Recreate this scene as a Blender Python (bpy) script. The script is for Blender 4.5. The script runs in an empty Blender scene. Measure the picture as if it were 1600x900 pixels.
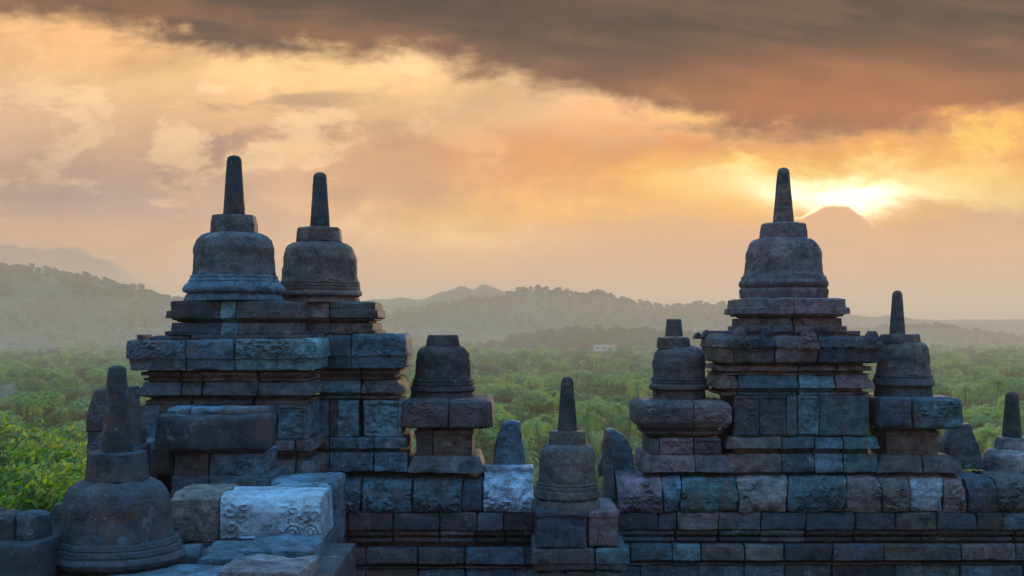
import bpy, bmesh, math, random
from mathutils import Vector, noise, Matrix
R = math.radians
random.seed(11)
scene = bpy.context.scene
C = scene.collection
F = 1900.0          # focal length of the photograph in its own pixels
HZ = 510.0          # row of the horizon
CZ = 30.0           # eye height above the valley floor

# ------------------------------------------------------------ camera
cam = bpy.data.cameras.new('camera'); camo = bpy.data.objects.new('camera', cam); C.objects.link(camo)
camo.location = (0, 0, CZ); camo.rotation_euler = (R(90), 0, 0)
cam.sensor_width = 36; cam.lens = 36 * F / 1600; cam.shift_y = (HZ - 450) / 1600
cam.clip_start = 0.1; cam.clip_end = 20000
scene.camera = camo
scene.view_settings.view_transform = 'Standard'; scene.view_settings.look = 'None'
scene.view_settings.gamma = 1; scene.view_settings.exposure = 0.2
scene.cycles.max_bounces = 6; scene.cycles.diffuse_bounces = 3; scene.cycles.transparent_max_bounces = 8
scene.cycles.volume_bounces = 2; scene.cycles.use_denoising = True
SUN_AZ = math.atan((1300 - 800) / F); SUN_EL = math.atan((HZ - 330) / F)

# ------------------------------------------------------------ node maths helper
def lin(c):
    return tuple(((v / 255) / 12.92 if v / 255 < .04045 else ((v / 255 + .055) / 1.055) ** 2.4) for v in c)

class NT:
    def __init__(s, tree): s.t = tree; s.n = tree.nodes; s.l = tree.links
    def node(s, kind, **kw):
        n = s.n.new(kind)
        for k, v in kw.items(): setattr(n, k, v)
        return n
    def put(s, sock, v):
        if isinstance(v, V): s.l.new(v.s, sock)
        elif isinstance(v, bpy.types.NodeSocket): s.l.new(v, sock)
        elif isinstance(v, (tuple, list)):
            sock.default_value = tuple(v) + ((1,) if len(v) == 3 and len(sock.default_value) == 4 else ())
        else: sock.default_value = v
    def m(s, op, *a, clamp=False):
        n = s.node('ShaderNodeMath', operation=op, use_clamp=clamp)
        for i, v in enumerate(a): s.put(n.inputs[i], v)
        return V(s, n.outputs[0])
    def mix(s, f, a, b, blend='MIX'):
        n = s.node('ShaderNodeMix', data_type='RGBA', blend_type=blend, clamp_factor=True)
        s.put(n.inputs[0], f); s.put(n.inputs[6], a); s.put(n.inputs[7], b)
        return n.outputs[2]
    def ramp(s, f, keys, interp='LINEAR'):
        n = s.node('ShaderNodeValToRGB'); cr = n.color_ramp; cr.interpolation = interp
        while len(cr.elements) < len(keys): cr.elements.new(0.5)
        for e, (p, c) in zip(cr.elements, keys):
            e.position = p; e.color = tuple(c) + (1,) if len(c) == 3 else c
        s.put(n.inputs[0], f); return n.outputs[0]
    def noise(s, vec, scale, detail=5, rough=.55, dist=0.0):
        n = s.node('ShaderNodeTexNoise'); n.inputs['Scale'].default_value = scale
        n.inputs['Detail'].default_value = detail; n.inputs['Roughness'].default_value = rough
        n.inputs['Distortion'].default_value = dist
        if vec is not None: s.put(n.inputs['Vector'], vec)
        return V(s, n.outputs[0])
    def sstep(s, a, b, x):
        n = s.node('ShaderNodeMapRange', interpolation_type='SMOOTHSTEP')
        s.put(n.inputs['Value'], x); n.inputs['From Min'].default_value = a; n.inputs['From Max'].default_value = b
        return V(s, n.outputs[0])

class V:
    def __init__(s, nt, sock): s.nt = nt; s.s = sock
    def __add__(s, o): return s.nt.m('ADD', s, o)
    __radd__ = __add__
    def __sub__(s, o): return s.nt.m('SUBTRACT', s, o)
    def __rsub__(s, o): return s.nt.m('SUBTRACT', o, s)
    def __mul__(s, o): return s.nt.m('MULTIPLY', s, o)
    __rmul__ = __mul__
    def __truediv__(s, o): return s.nt.m('DIVIDE', s, o)

# ------------------------------------------------------------ world: dusk sky with sunset cloud bank
world = bpy.data.worlds.new('World'); scene.world = world; world.use_nodes = True
world.node_tree.nodes.clear(); nt = NT(world.node_tree)
tc = nt.node('ShaderNodeTexCoord'); sep = nt.node('ShaderNodeSeparateXYZ'); nt.l.new(tc.outputs['Generated'], sep.inputs[0])
dx, dy, dz = [V(nt, sep.outputs[i]) for i in range(3)]
yc = nt.m('MAXIMUM', dy, 0.2)
U = (dx / yc) * F + 800          # direction expressed on the picture plane of the sunset side
W = 510 - (dz / yc) * F
comb = nt.node('ShaderNodeCombineXYZ'); nt.put(comb.inputs[0], U * 0.0022); nt.put(comb.inputs[1], W * 0.0046); comb.inputs[2].default_value = 3.7
cv = comb.outputs[0]
n1 = nt.noise(cv, 1.0, 6, .55, .35)       # large billows
n2 = nt.noise(cv, 2.6, 8, .6, .2)         # wisps
comb2 = nt.node('ShaderNodeCombineXYZ'); nt.put(comb2.inputs[0], U * 0.0022 + 31.0); nt.put(comb2.inputs[1], W * 0.0046 + 5.0); comb2.inputs[2].default_value = 1.1
n3 = nt.noise(comb2.outputs[0], 1.3, 6, .55, .3)
n4 = nt.noise(comb2.outputs[0], 3.4, 8, .62, .1)
a1, a2, a3, a4 = n1 - .5, n2 - .5, n3 - .5, n4 - .5
def shifted(scale, detail, rough, dist, sx, sy):
    cb_ = nt.node('ShaderNodeCombineXYZ'); nt.put(cb_.inputs[0], U * 0.0022 + sx); nt.put(cb_.inputs[1], W * 0.0046 + sy); cb_.inputs[2].default_value = 3.7
    return nt.noise(cb_.outputs[0], scale, detail, rough, dist)
emb = (nt.noise(cv, 1.0, 3, .45, .35) - shifted(1.0, 3, .45, .35, .16, .10)) * 1.1 + (n2 - shifted(2.6, 8, .6, .2, .035, .03)) * .30
Ux = U + a3 * 400 + a4 * 110
Wy = W + a1 * 210 + a2 * 95 + a4 * 50
def blob(cx, cy, rx, ry, u=Ux, w=Wy, p=1.0):
    ex = (u - cx) / rx; ey = (w - cy) / ry
    q = ex * ex + ey * ey
    return nt.m('EXPONENT', q * -p)
base = nt.ramp(Wy / 1200.0 + 0.5, [(0.0, lin((70, 92, 135))), (0.28, lin((112, 98, 98))), (0.44, lin((168, 128, 94))), (0.58, lin((220, 172, 126))),
        (0.70, lin((214, 164, 122))), (0.82, lin((210, 162, 126))), (0.95, lin((232, 180, 132)))])
col = base
def lay(col, mask, c, k=1.0, g=1.0):
    c = tuple(v * g for v in lin(c))
    return nt.mix(mask * k, col, c)
col = lay(col, blob(60, 320, 330, 150), (176, 142, 128), 1.0)
col = lay(col, blob(430, 110, 420, 85), (255, 204, 132), .9)
col = lay(col, blob(60, 60, 200, 60), (245, 180, 110), .7)
col = lay(col, blob(520, 215, 300, 60), (216, 160, 108), .6)
col = lay(col, nt.sstep(.52, .60, n3) * blob(300, 240, 420, 180, U, W), (160, 124, 102), 1.0)
col = lay(col, nt.sstep(.53, .62, n2) * blob(500, 200, 650, 160, U, W), (255, 214, 158), .6)
col = lay(col, blob(1000, 265, 380, 75), (216, 138, 78), .9)
col = lay(col, blob(880, 170, 200, 40), (250, 200, 145), .8)
col = lay(col, blob(760, 370, 200, 42), (255, 206, 132), .9)
col = lay(col, blob(960, 330, 330, 26), (246, 182, 86), .9)
col = lay(col, blob(1380, 255, 430, 85), (248, 158, 44), .95)
col = lay(col, blob(1330, 290, 330, 42), (255, 192, 52), 1.0)
col = lay(col, nt.sstep(.5, .62, n4) * blob(1350, 240, 420, 90, U, W), (226, 126, 40), .7)
col = lay(col, nt.sstep(.53, .64, n2) * blob(1380, 235, 330, 80, U, W), (255, 204, 66), .8, 1.1)
# dark cloud deck overhead
fc = nt.node('ShaderNodeFloatCurve'); crv = fc.mapping.curves[0]
bpts = [(-800, 20), (0, 34), (230, 36), (330, 62), (560, 92), (700, 96), (850, 128), (1000, 168), (1180, 196), (1400, 196), (1600, 196), (2400, 150)]
while len(crv.points) < len(bpts): crv.points.new(.5, .5)
for p, (x, y) in zip(crv.points, bpts): p.location = ((x + 800) / 3200, y / 300); p.handle_type = 'AUTO'
fc.mapping.update(); nt.put(fc.inputs['Value'], (U + 800) / 3200)
edge = V(nt, fc.outputs[0]) * 300
dd = edge - (W + a1 * 110 + a2 * 150 + a4 * 70)
dmask = nt.sstep(-26, 26, dd)
cst = nt.node('ShaderNodeCombineXYZ'); nt.put(cst.inputs[0], U * .0011 + W * .0012); nt.put(cst.inputs[1], W * .011 - U * .0016); cst.inputs[2].default_value = 8.0
a5 = nt.noise(cst.outputs[0], 1.4, 6, .6, .4) - .5
under = nt.ramp(dd / 320.0 + (a3 * .7) + (a4 * .5) + a5 * 1.5, [(0.0, lin((112, 70, 40))), (.2, lin((68, 38, 26))), (.42, lin((38, 14, 12))), (.62, lin((84, 52, 36))), (1, lin((34, 12, 16)))])
under = lay(under, blob(1380, 165, 430, 75, U + a3 * 200, W + a4 * 60), (180, 96, 24), .75)
under = lay(under, nt.sstep(.52, .7, n3) * blob(1150, 110, 500, 90, U, W), (104, 60, 28), .8)
hole = nt.sstep(.6, .7, n4) * blob(1200, 190, 260, 40, U, W)
col = nt.mix(dmask * (1 - hole * .7), col, under)
vm = nt.node('ShaderNodeVectorMath', operation='SCALE'); nt.put(vm.inputs[0], col)
nt.put(vm.inputs['Scale'], nt.m('MINIMUM', nt.m('MAXIMUM', 1 + emb * 1.1 + a2 * .34 + a4 * .26, .6), 1.4)); col = vm.outputs[0]
# sun glow showing through the gap
glow = blob(1335, 290, 230, 36, U + a4 * 260 + a2 * 120, W + a2 * 170 + a4 * 90)
col = nt.mix(nt.m('MULTIPLY', glow, 1.2, clamp=True), col, tuple(v * 1.1 for v in (1.0, .74, .24)))
core = blob(1318, 303, 100, 21, U + a4 * 200, W + a2 * 110 + a4 * 50)
col = nt.mix(nt.m('MULTIPLY', core, 1.25, clamp=True), col, (1.9, 1.7, 1.15))
# low cloud bank in front of the sun
n5_ = nt.noise(cv, 9.0, 3, .6)
ue = U - 1297 + a4 * 30
ex = nt.m('MAXIMUM', ue * -1, 0.0) / 46 + nt.m('MAXIMUM', ue, 0.0) / 68
arc = nt.m('MAXIMUM', 1 - nt.m('POWER', ex, 1.45), 0.0) * 27
top = 348 + (U - 1300) * .06 - arc + (a4 * 34) + (n5_ - .5) * 14 + (a2 * 46) * nt.sstep(60, 160, nt.m('ABSOLUTE', U - 1308)) + nt.sstep(1050, 700, U) * 60
db = W - top
near = nt.sstep(130, 70, nt.m('ABSOLUTE', U - 1305))
bank = (nt.sstep(-1.5, 4, db) * near + nt.sstep(-26, 34, db) * (1 - near) * .85) * nt.sstep(600, 1100, U) + nt.sstep(-24, 40, db) * nt.sstep(1100, 600, U) * .6
bankcol = nt.ramp(db / 160.0, [(0, lin((232, 170, 112))), (.3, lin((222, 166, 118))), (1, lin((228, 172, 124)))])
col = nt.mix(bank, col, bankcol)
rim = nt.sstep(.30, .5, nt.noise(cv, 7.0, 2)) * 1.3 * nt.m('EXPONENT', ((db + .5) / 2.2) * ((db + .5) / 2.2) * -1.0) * nt.m('EXPONENT', ((U - 1296) / 44) * ((U - 1296) / 44) * -1.0)
col = nt.mix(rim * .95, col, (2.0, 1.7, 1.0))
# faint far range on the left skyline, painted into the sky as grey cloud
lb = W - (384 + nt.m('MAXIMUM', U - 120, 0.0) * .5 + a4 * 60)
col = nt.mix(nt.sstep(-3, 6, lb) * nt.sstep(300, 190, U) * .85, col, lin((142, 122, 114)))
# the rest of the dome is plain dusk blue (Nishita atmosphere plus the cool light of the open sky)
sky = nt.node('ShaderNodeTexSky', sky_type='NISHITA', sun_disc=False)
sky.sun_elevation = SUN_EL; sky.sun_rotation = SUN_AZ; sky.altitude = 250
el = dz
blue = nt.ramp(el * .5 + .5, [(0, (.06, .045, .04)), (.49, (.29, .185, .165)), (.59, (.20, .135, .135)), (.70, (.12, .16, .25)), (.84, (.27, .74, 1.30)), (1.0, (.50, 1.32, 2.25))])
front = nt.sstep(.30, .62, dy) * nt.sstep(.62, .36, dz)
bgs = nt.node('ShaderNodeBackground'); nt.put(bgs.inputs[0], sky.outputs[0]); bgs.inputs[1].default_value = .05
bgc = nt.node('ShaderNodeBackground'); nt.put(bgc.inputs[0], nt.mix(front, blue, col)); bgc.inputs[1].default_value = 1.0
bgs2 = nt.node('ShaderNodeMath', operation='MULTIPLY'); nt.put(bgs2.inputs[0], 1 - front); bgs2.inputs[1].default_value = .05
nt.l.new(bgs2.outputs[0], bgs.inputs[1])
add = nt.node('ShaderNodeAddShader'); out = nt.node('ShaderNodeOutputWorld')
nt.l.new(bgs.outputs[0], add.inputs[0]); nt.l.new(bgc.outputs[0], add.inputs[1]); nt.l.new(add.outputs[0], out.inputs[0])
world.cycles.sampling_method = 'MANUAL'; world.cycles.sample_map_resolution = 1024

# ------------------------------------------------------------ sun, low and veiled by cloud
sl = bpy.data.lights.new('sun', 'SUN'); sl.energy = 3.2; sl.angle = R(10); sl.color = (1, .66, .36)
so = bpy.data.objects.new('sun', sl); C.objects.link(so); so.location = (0, 0, 80)
sd = Vector((math.sin(SUN_AZ) * math.cos(SUN_EL), math.cos(SUN_AZ) * math.cos(SUN_EL), math.sin(SUN_EL)))
so.rotation_euler = sd.to_track_quat('Z', 'Y').to_euler()

# ------------------------------------------------------------ object helpers
def PX(px, Y): return (px - 800) * Y / F
def PZ(py, Y): return CZ - (py - HZ) * Y / F
def tag(o, label=None, cat=None, group=None, kind=None):
    if label: o['label'] = label
    if cat: o['category'] = cat
    if group: o['group'] = group
    if kind: o['kind'] = kind
    return o
def empty(name, loc, label=None, cat=None, group=None):
    o = bpy.data.objects.new(name, None); C.objects.link(o); o.location = loc; o.empty_display_size = .2
    return tag(o, label, cat, group)
def link(name, verts, faces, mat, parent=None, tints=None, smooth=False, label=None):
    me = bpy.data.meshes.new(name); me.from_pydata(verts, [], faces); me.update()
    if tints is not None:
        at = me.color_attributes.new('tint', 'FLOAT_COLOR', 'POINT')
        flat = []
        for t in tints: flat += [t[0], t[1], t[2], 1.0]
        at.data.foreach_set('color', flat)
    if mat: me.materials.append(mat)
    if smooth: me.polygons.foreach_set('use_smooth', [True] * len(me.polygons))
    o = bpy.data.objects.new(name, me); C.objects.link(o)
    if parent:
        o.parent = parent; o.matrix_parent_inverse = Matrix.Translation(-parent.location)
    if label: o['label'] = label
    return o

# ------------------------------------------------------------ materials
def material(name):
    m = bpy.data.materials.new(name); m.use_nodes = True; t = m.node_tree; t.nodes.clear()
    n = NT(t); o = n.node('ShaderNodeOutputMaterial'); b = n.node('ShaderNodeBsdfPrincipled'); n.l.new(b.outputs[0], o.inputs[0])
    return m, n, b, o
def stone_material(name='andesite', gain=1.0, lichen=1.0, calm=1.0):
    m, n, b, o = material(name)
    tcd = n.node('ShaderNodeTexCoord'); p = tcd.outputs['Object']
    at = n.node('ShaderNodeAttribute', attribute_name='tint'); tint = at.outputs['Color']
    big = n.noise(p, 2.2, 6, .6, .4); mid = n.noise(p, 9, 6, .65, .6); fine = n.noise(p, 55, 4, .7)
    c = tint
    mp = n.node('ShaderNodeMapping'); mp.inputs['Scale'].default_value = (1, 1, 5.5); n.put(mp.inputs[0], p)
    strat = n.noise(mp.outputs[0], 4.5, 5, .6, .3)
    v = ((big - .5) * 2.2 + (mid - .5) * 4.0 + (fine - .5) * 3.0 + (strat - .5) * 2.2) * calm + 1.05
    v = n.m('MAXIMUM', v, .18)
    cc = n.node('ShaderNodeVectorMath', operation='SCALE'); n.put(cc.inputs[0], c); n.put(cc.inputs['Scale'], v * gain)
    c = cc.outputs[0]
    hu = n.noise(p, .9, 4, .6, .5); c = n.mix(n.sstep(.44, .60, hu) * .5, c, (.060, .078, .098)); c = n.mix(n.sstep(.52, .40, hu) * .5, c, (.098, .076, .076))
    # rusty brown bloom, pale blue-green lichen, black weathering
    br = n.sstep(.52, .68, n.noise(p, 3.4, 5, .6, .8)); c = n.mix(br * .5, c, (.15, .085, .062))
    li = n.sstep(.56, .70, n.noise(p, 5.2, 8, .72, .5)) * n.sstep(.42, .6, mid); c = n.mix(li * .7 * lichen, c, (.27, .35, .36))
    sp = n.sstep(.66, .72, n.noise(p, 38, 3, .6)); c = n.mix(sp * .55 * lichen, c, (.36, .40, .38))
    st = n.sstep(.55, .70, n.noise(p, 4.4, 7, .7, .3)); c = n.mix(st * .75, c, (.022, .022, .026))
    n.put(b.inputs['Base Color'], c); b.inputs['Roughness'].default_value = .78
    b.inputs['Specular IOR Level'].default_value = .35
    pit = n.node('ShaderNodeTexVoronoi'); pit.inputs['Scale'].default_value = 70; n.put(pit.inputs['Vector'], p)
    pv = n.sstep(.0, .32, V(n, pit.outputs['Distance']))
    h = fine * .35 + mid * .9 + pv * .35 + big * .5
    bp = n.node('ShaderNodeBump'); bp.inputs['Strength'].default_value = 1.0; bp.inputs['Distance'].default_value = .030 * calm
    n.put(bp.inputs['Height'], h); n.l.new(bp.outputs[0], b.inputs['Normal'])
    return m
STONE = stone_material()
PALESTONE = stone_material('pale_andesite', lichen=.3, calm=.45)
def foliage_material(name, c1, c2, c3, trans=.35, rough=.55, scale=.3, fk=.38):
    m, n, b, o = material(name)
    g = n.node('ShaderNodeNewGeometry'); oi = n.node('ShaderNodeObjectInfo')
    f = V(n, g.outputs['Random Per Island']); r = V(n, oi.outputs['Random'])
    big = n.noise(g.outputs['Position'], scale, 4, .6)
    c = n.ramp(f * fk + (big - .5) * 1.2 + r * (1 - fk) , [(0.22, c1), (.5, c2), (.80, c3)])
    n.put(b.inputs['Base Color'], c); b.inputs['Roughness'].default_value = rough
    tr = n.node('ShaderNodeBsdfTranslucent'); n.put(tr.inputs[0], n.mix(1.0, c, (1.9, 1.9, .9), 'MULTIPLY'))
    mx = n.node('ShaderNodeMixShader'); mx.inputs[0].default_value = trans
    n.l.new(b.outputs[0], mx.inputs[1]); n.l.new(tr.outputs[0], mx.inputs[2]); n.l.new(mx.outputs[0], o.inputs[0])
    return m
FOL_FAR = foliage_material('valley_foliage', (.022, .070, .024), (.075, .185, .026), (.230, .300, .040), .38, .6, .03)
FOL_HILL = foliage_material('hill_foliage', (.040, .040, .022), (.062, .058, .030), (.085, .075, .038), .25, .7, .01)
FOL_PALM = foliage_material('palm_frond', (.050, .120, .020), (.130, .230, .030), (.300, .340, .06), .42, .5, .03)
FOL_NEAR = foliage_material('bright_leaves', (.045, .110, .008), (.170, .250, .008), (.36, .36, .012), .5, .4, .9, .7)
def plain(name, col, rough=.85, var=.35, scale=3, bump=.01):
    m, n, b, o = material(name)
    tcd = n.node('ShaderNodeTexCoord'); f = n.noise(tcd.outputs['Object'], scale, 6, .6)
    c = n.mix(f, tuple(v * (1 - var) for v in col), tuple(v * (1 + var) for v in col))
    n.put(b.inputs['Base Color'], c); b.inputs['Roughness'].default_value = rough
    bp = n.node('ShaderNodeBump'); bp.inputs['Strength'].default_value = .6; bp.inputs['Distance'].default_value = bump
    n.put(bp.inputs['Height'], f); n.l.new(bp.outputs[0], b.inputs['Normal'])
    return m
BARK = plain('bark', (.13, .10, .075), .9, .5, 6, .02)
WHITEWASH = plain('whitewash', (.72, .70, .66), .8, .08, .6)
ROOFTILE = plain('roof_tile', (.34, .17, .12), .8, .25, 1.5)

# ------------------------------------------------------------ stone block builder
TINT = dict(dark=(.024, .023, .026), navy=(.040, .056, .088), grey=(.110, .108, .122), brown=(.150, .100, .080), purple=(.185, .120, .124), grey2=(.30, .32, .40), coal=(.046, .046, .058),
            teal=(.058, .122, .148), blue=(.085, .155, .220), pale=(.38, .50, .60), sand=(.20, .15, .13), mid=(.080, .063, .067), rose=(.22, .175, .19), bluepale=(.15, .27, .34))
def rtint(pal):
    c = TINT[random.choice(pal)]; k = random.uniform(.85, 1.18)
    return tuple(v * k for v in c)
class MB:
    def __init__(s): s.v = []; s.f = []; s.t = []
    def block(s, x0, x1, yf, yb, prof, eL=1, eR=1, step=.045, tint=(.1, .1, .1), rough=.006, carve=None, bev=.010, skew=0.0, cap=True, chip=.018, warp=None):
        # prof: [(z, out)] bottom to top; front face at yf (small y), grown outwards by out
        zs = []
        for (za, oa), (zb, ob) in zip(prof[:-1], prof[1:]):
            n = max(1, int(math.ceil(abs(zb - za) / step)))
            for i in range(n): t = i / n; zs.append((za + (zb - za) * t, oa + (ob - oa) * t))
        zs.append(prof[-1])
        H0, H1 = prof[0][0], prof[-1][0]
        if cap:
            zs = [zs[0]] + [(zs[0][0] + bev, zs[0][1] + (zs[1][1] - zs[0][1]) * min(1, bev / max(1e-6, zs[1][0] - zs[0][0])))] + [q for q in zs[1:-1] if H0 + bev * 1.5 < q[0] < H1 - bev * 1.5] + \
                 [(zs[-1][0] - bev, zs[-1][1] + (zs[-2][1] - zs[-1][1]) * min(1, bev / max(1e-6, zs[-1][0] - zs[-2][0])))] + [zs[-1]]
        def ticks(L):
            n = max(2, int(math.ceil(L / step))); return [0, bev / L] + [i / n for i in range(1, n)] + [1 - bev / L, 1]
        tx = ticks(x1 - x0); ty = ticks(yb - yf)
        if len(ty) > 10 and not carve: ty = ty[:]
        nx, ny, nz = len(tx), len(ty), len(zs)
        sd = Vector((random.uniform(0, 99), random.uniform(0, 99), random.uniform(0, 99)))
        idx = {}; base = len(s.v)
        cx, cy, cz_ = (x0 + x1) / 2, (yf + yb) / 2, (H0 + H1) / 2
        def vert(i, j, k):
            key = (i, j, k)
            if key in idx: return idx[key]
            z, off = zs[k]
            X0 = x0 - (off if eL else 0); X1 = x1 + (off if eR else 0); Y0 = yf - off; Y1 = yb + off
            p = Vector((X0 + (X1 - X0) * tx[i], Y0 + (Y1 - Y0) * ty[j], z))
            q = Vector((min(max(p.x, X0 + bev), X1 - bev), min(max(p.y, Y0 + bev), Y1 - bev), min(max(z, H0 + bev), H1 - bev)))
            d = p - q
            edge = sum(1 for w_ in d if abs(w_) > bev * .5)
            if d.length > 1e-6 and edge > 1: p = q + d.normalized() * bev
            ns = noise.noise_vector(p * 7 + sd) * rough + noise.noise_vector(p * 22 + sd) * rough * .6 + noise.noise_vector(p * 1.6 + sd) * rough * .9
            p += ns
            ds = sorted((abs(q.x - X0), abs(X1 - q.x), abs(q.y - Y0), abs(Y1 - q.y), abs(z - H0), abs(H1 - z)))
            c = max(0, noise.noise(p * 4.5 + sd) + .12 + noise.noise(p * 13 + sd) * .5) * math.exp(-ds[1] / .035) * chip * 2.2
            if c > 0 and (edge > 1 or True): p += Vector((cx - p.x, (Y0 + .25) - p.y, cz_ - p.z)).normalized() * min(c, .05)
            if carve and j == 0:
                p.y -= carve((p.x - x0) / (x1 - x0), (z - H0) / (H1 - H0), p.x - x0, z - H0)
            if skew: p.z += skew * (p.x - cx)
            if warp: p = warp(p)
            s.v.append(p); s.t.append(tint); idx[key] = len(s.v) - 1
            return idx[key]
        for i in range(nx - 1):
            for k in range(nz - 1):
                s.f.append((vert(i, 0, k), vert(i + 1, 0, k), vert(i + 1, 0, k + 1), vert(i, 0, k + 1)))
                s.f.append((vert(i + 1, ny - 1, k), vert(i, ny - 1, k), vert(i, ny - 1, k + 1), vert(i + 1, ny - 1, k + 1)))
        for j in range(ny - 1):
            for k in range(nz - 1):
                s.f.append((vert(0, j + 1, k), vert(0, j, k), vert(0, j, k + 1), vert(0, j + 1, k + 1)))
                s.f.append((vert(nx - 1, j, k), vert(nx - 1, j + 1, k), vert(nx - 1, j + 1, k + 1), vert(nx - 1, j, k + 1)))
        for i in range(nx - 1):
            for j in range(ny - 1):
                s.f.append((vert(i, j, nz - 1), vert(i + 1, j, nz - 1), vert(i + 1, j + 1, nz - 1), vert(i, j + 1, nz - 1)))
                s.f.append((vert(i, j + 1, 0), vert(i + 1, j + 1, 0), vert(i + 1, j, 0), vert(i, j, 0)))
    def build(s, name, parent=None, mat=None, label=None, smooth=True):
        o = link(name, s.v, s.f, mat or STONE, parent, s.t, False, label)
        if smooth:
            o.data.polygons.foreach_set('use_smooth', [True] * len(o.data.polygons))
            try: o.data.set_sharp_from_angle(angle=R(38))
            except Exception: pass
        return o

def spiral(u, v, cx, cy, r, turns=1.6, hand=1):
    dx_, dy_ = u - cx, v - cy; d = math.hypot(dx_, dy_)
    if d > r: return 0
    th = math.atan2(dy_, dx_) * hand
    w = math.cos(th - d / r * turns * 2 * math.pi)
    return max(0, w) * min(1, (r - d) / (r * .25))
def carve_scroll(W, H, lo=.0, hi=1.0, depth=.016, seed=0, dens=1.0):
    """curling leaf scrolls, worn and uneven, in metres over the face"""
    rnd = random.Random(seed); cs = []
    n = max(2, int(W * (hi - lo) * H / .0045 * dens))
    for i in range(n):
        cs.append((W * rnd.uniform(lo, hi), H * rnd.uniform(.06, .94), rnd.uniform(.03, .075), rnd.choice((-1, 1)), rnd.uniform(.5, 1)))
    o_ = Vector((seed * 3.1, 0, 0))
    def f(u, v, x, z):
        if u < lo or u > hi: return 0
        w = noise.noise_vector(Vector((x * 14, z * 14, seed))) * .012
        x += w.x; z += w.y
        q = Vector((x, z, 0)) + o_; h = 0
        for cx, cy, r, hd, k_ in cs:
            if abs(x - cx) < r and abs(z - cy) < r: h = max(h, spiral(x, z, cx, cy, r, 1.1, hd) * k_)
        rg = 1 - abs(noise.noise(q * 17)) * 2.6
        worn = min(1, max(0, noise.noise(q * 6) * 2.2 + .75))
        ed = min(1, min(u - lo, hi - u) * W / .02)
        return (h * .75 + max(0, rg) * .55 - .35) * depth * 1.5 * worn * max(0, ed)
    return f
def carve_panel(W, H, seed):
    """pilaster strip: raised frame round a field of worn leaf relief"""
    base = carve_scroll(W, H, 0, 1, .014, seed, 1.3)
    def f(u, v, x, z):
        b = min(x, W - x, z, H - z)
        if b < .012: return 0
        if b < .035: return .010
        return base(.5, v, x, z) - .008
    return f
def carve_tufts(W, H, spots, depth, seed):
    """leaf tufts: dome-shaped fields of scrolls at the given spots (u, half width m, height m)"""
    base = carve_scroll(W, H, 0, 1, depth, seed, 1.6)
    def f(u, v, x, z):
        for u0, hw, ht in spots:
            t = (x - u0 * W) / hw
            if abs(t) < 1:
                top = ht * (1 - abs(t) ** 2.2) + noise.noise(Vector((x * 25, seed, 0))) * .03
                if z < top: return base(.5, v, x, z) + depth * .6 * min(1, (top - z) / .02)
        return 0
    return f

def course(parent, name, Y, x0, x1, prof, joints=(), depth=.8, pal=('grey', 'mid', 'blue', 'purple'), tints=None, eL=1, eR=1, jit=.008, step=.045, carves=None, rough=.006, label=None, core=True, bev=.009, skew=0, chip=.018, gap=.003, topjit=0):
    """one course of masonry. px coordinates of its front face at distance Y. prof: [(row, out px)] from top to bottom"""
    k = Y / F
    pr = [(PZ(y, Y), o * k) for y, o in reversed(prof)]
    xs = [x0] + sorted(joints) + [x1]
    m = MB()
    for i, (a, b) in enumerate(zip(xs[:-1], xs[1:])):
        A, B = PX(a, Y), PX(b, Y)
        first, last = i == 0, i == len(xs) - 2
        t = None
        if tints and i < len(tints) and tints[i]:
            t = tuple(v * random.uniform(.92, 1.08) for v in TINT[tints[i]])
        t = t or rtint(pal)
        j = random.uniform(-jit, jit)
        tj = random.uniform(-topjit, 0)
        pp = pr[:-1] + [(pr[-1][0] + tj, pr[-1][1])]
        c = carves.get(i) if carves else None
        m.block(A + (0 if first else gap), B - (0 if last else gap), Y + j, Y + depth + j * .5, pp, eL and first, eR and last, step=.013 if c else step, tint=t, carve=c, rough=rough, bev=bev, skew=skew, chip=chip)
    if core and len(xs) > 2:
        mo = min(o for z, o in pr)
        m.block(PX(x0, Y) + .05 - min(0, mo), PX(x1, Y) - .05 + min(0, mo), Y + .05 - mo, Y + depth - .05 + mo, [(pr[0][0] + .004, 0), (pr[-1][0] - .03, 0)], tint=TINT['dark'], rough=0, step=.5)
    return m.build(name, parent, label=label)

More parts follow.
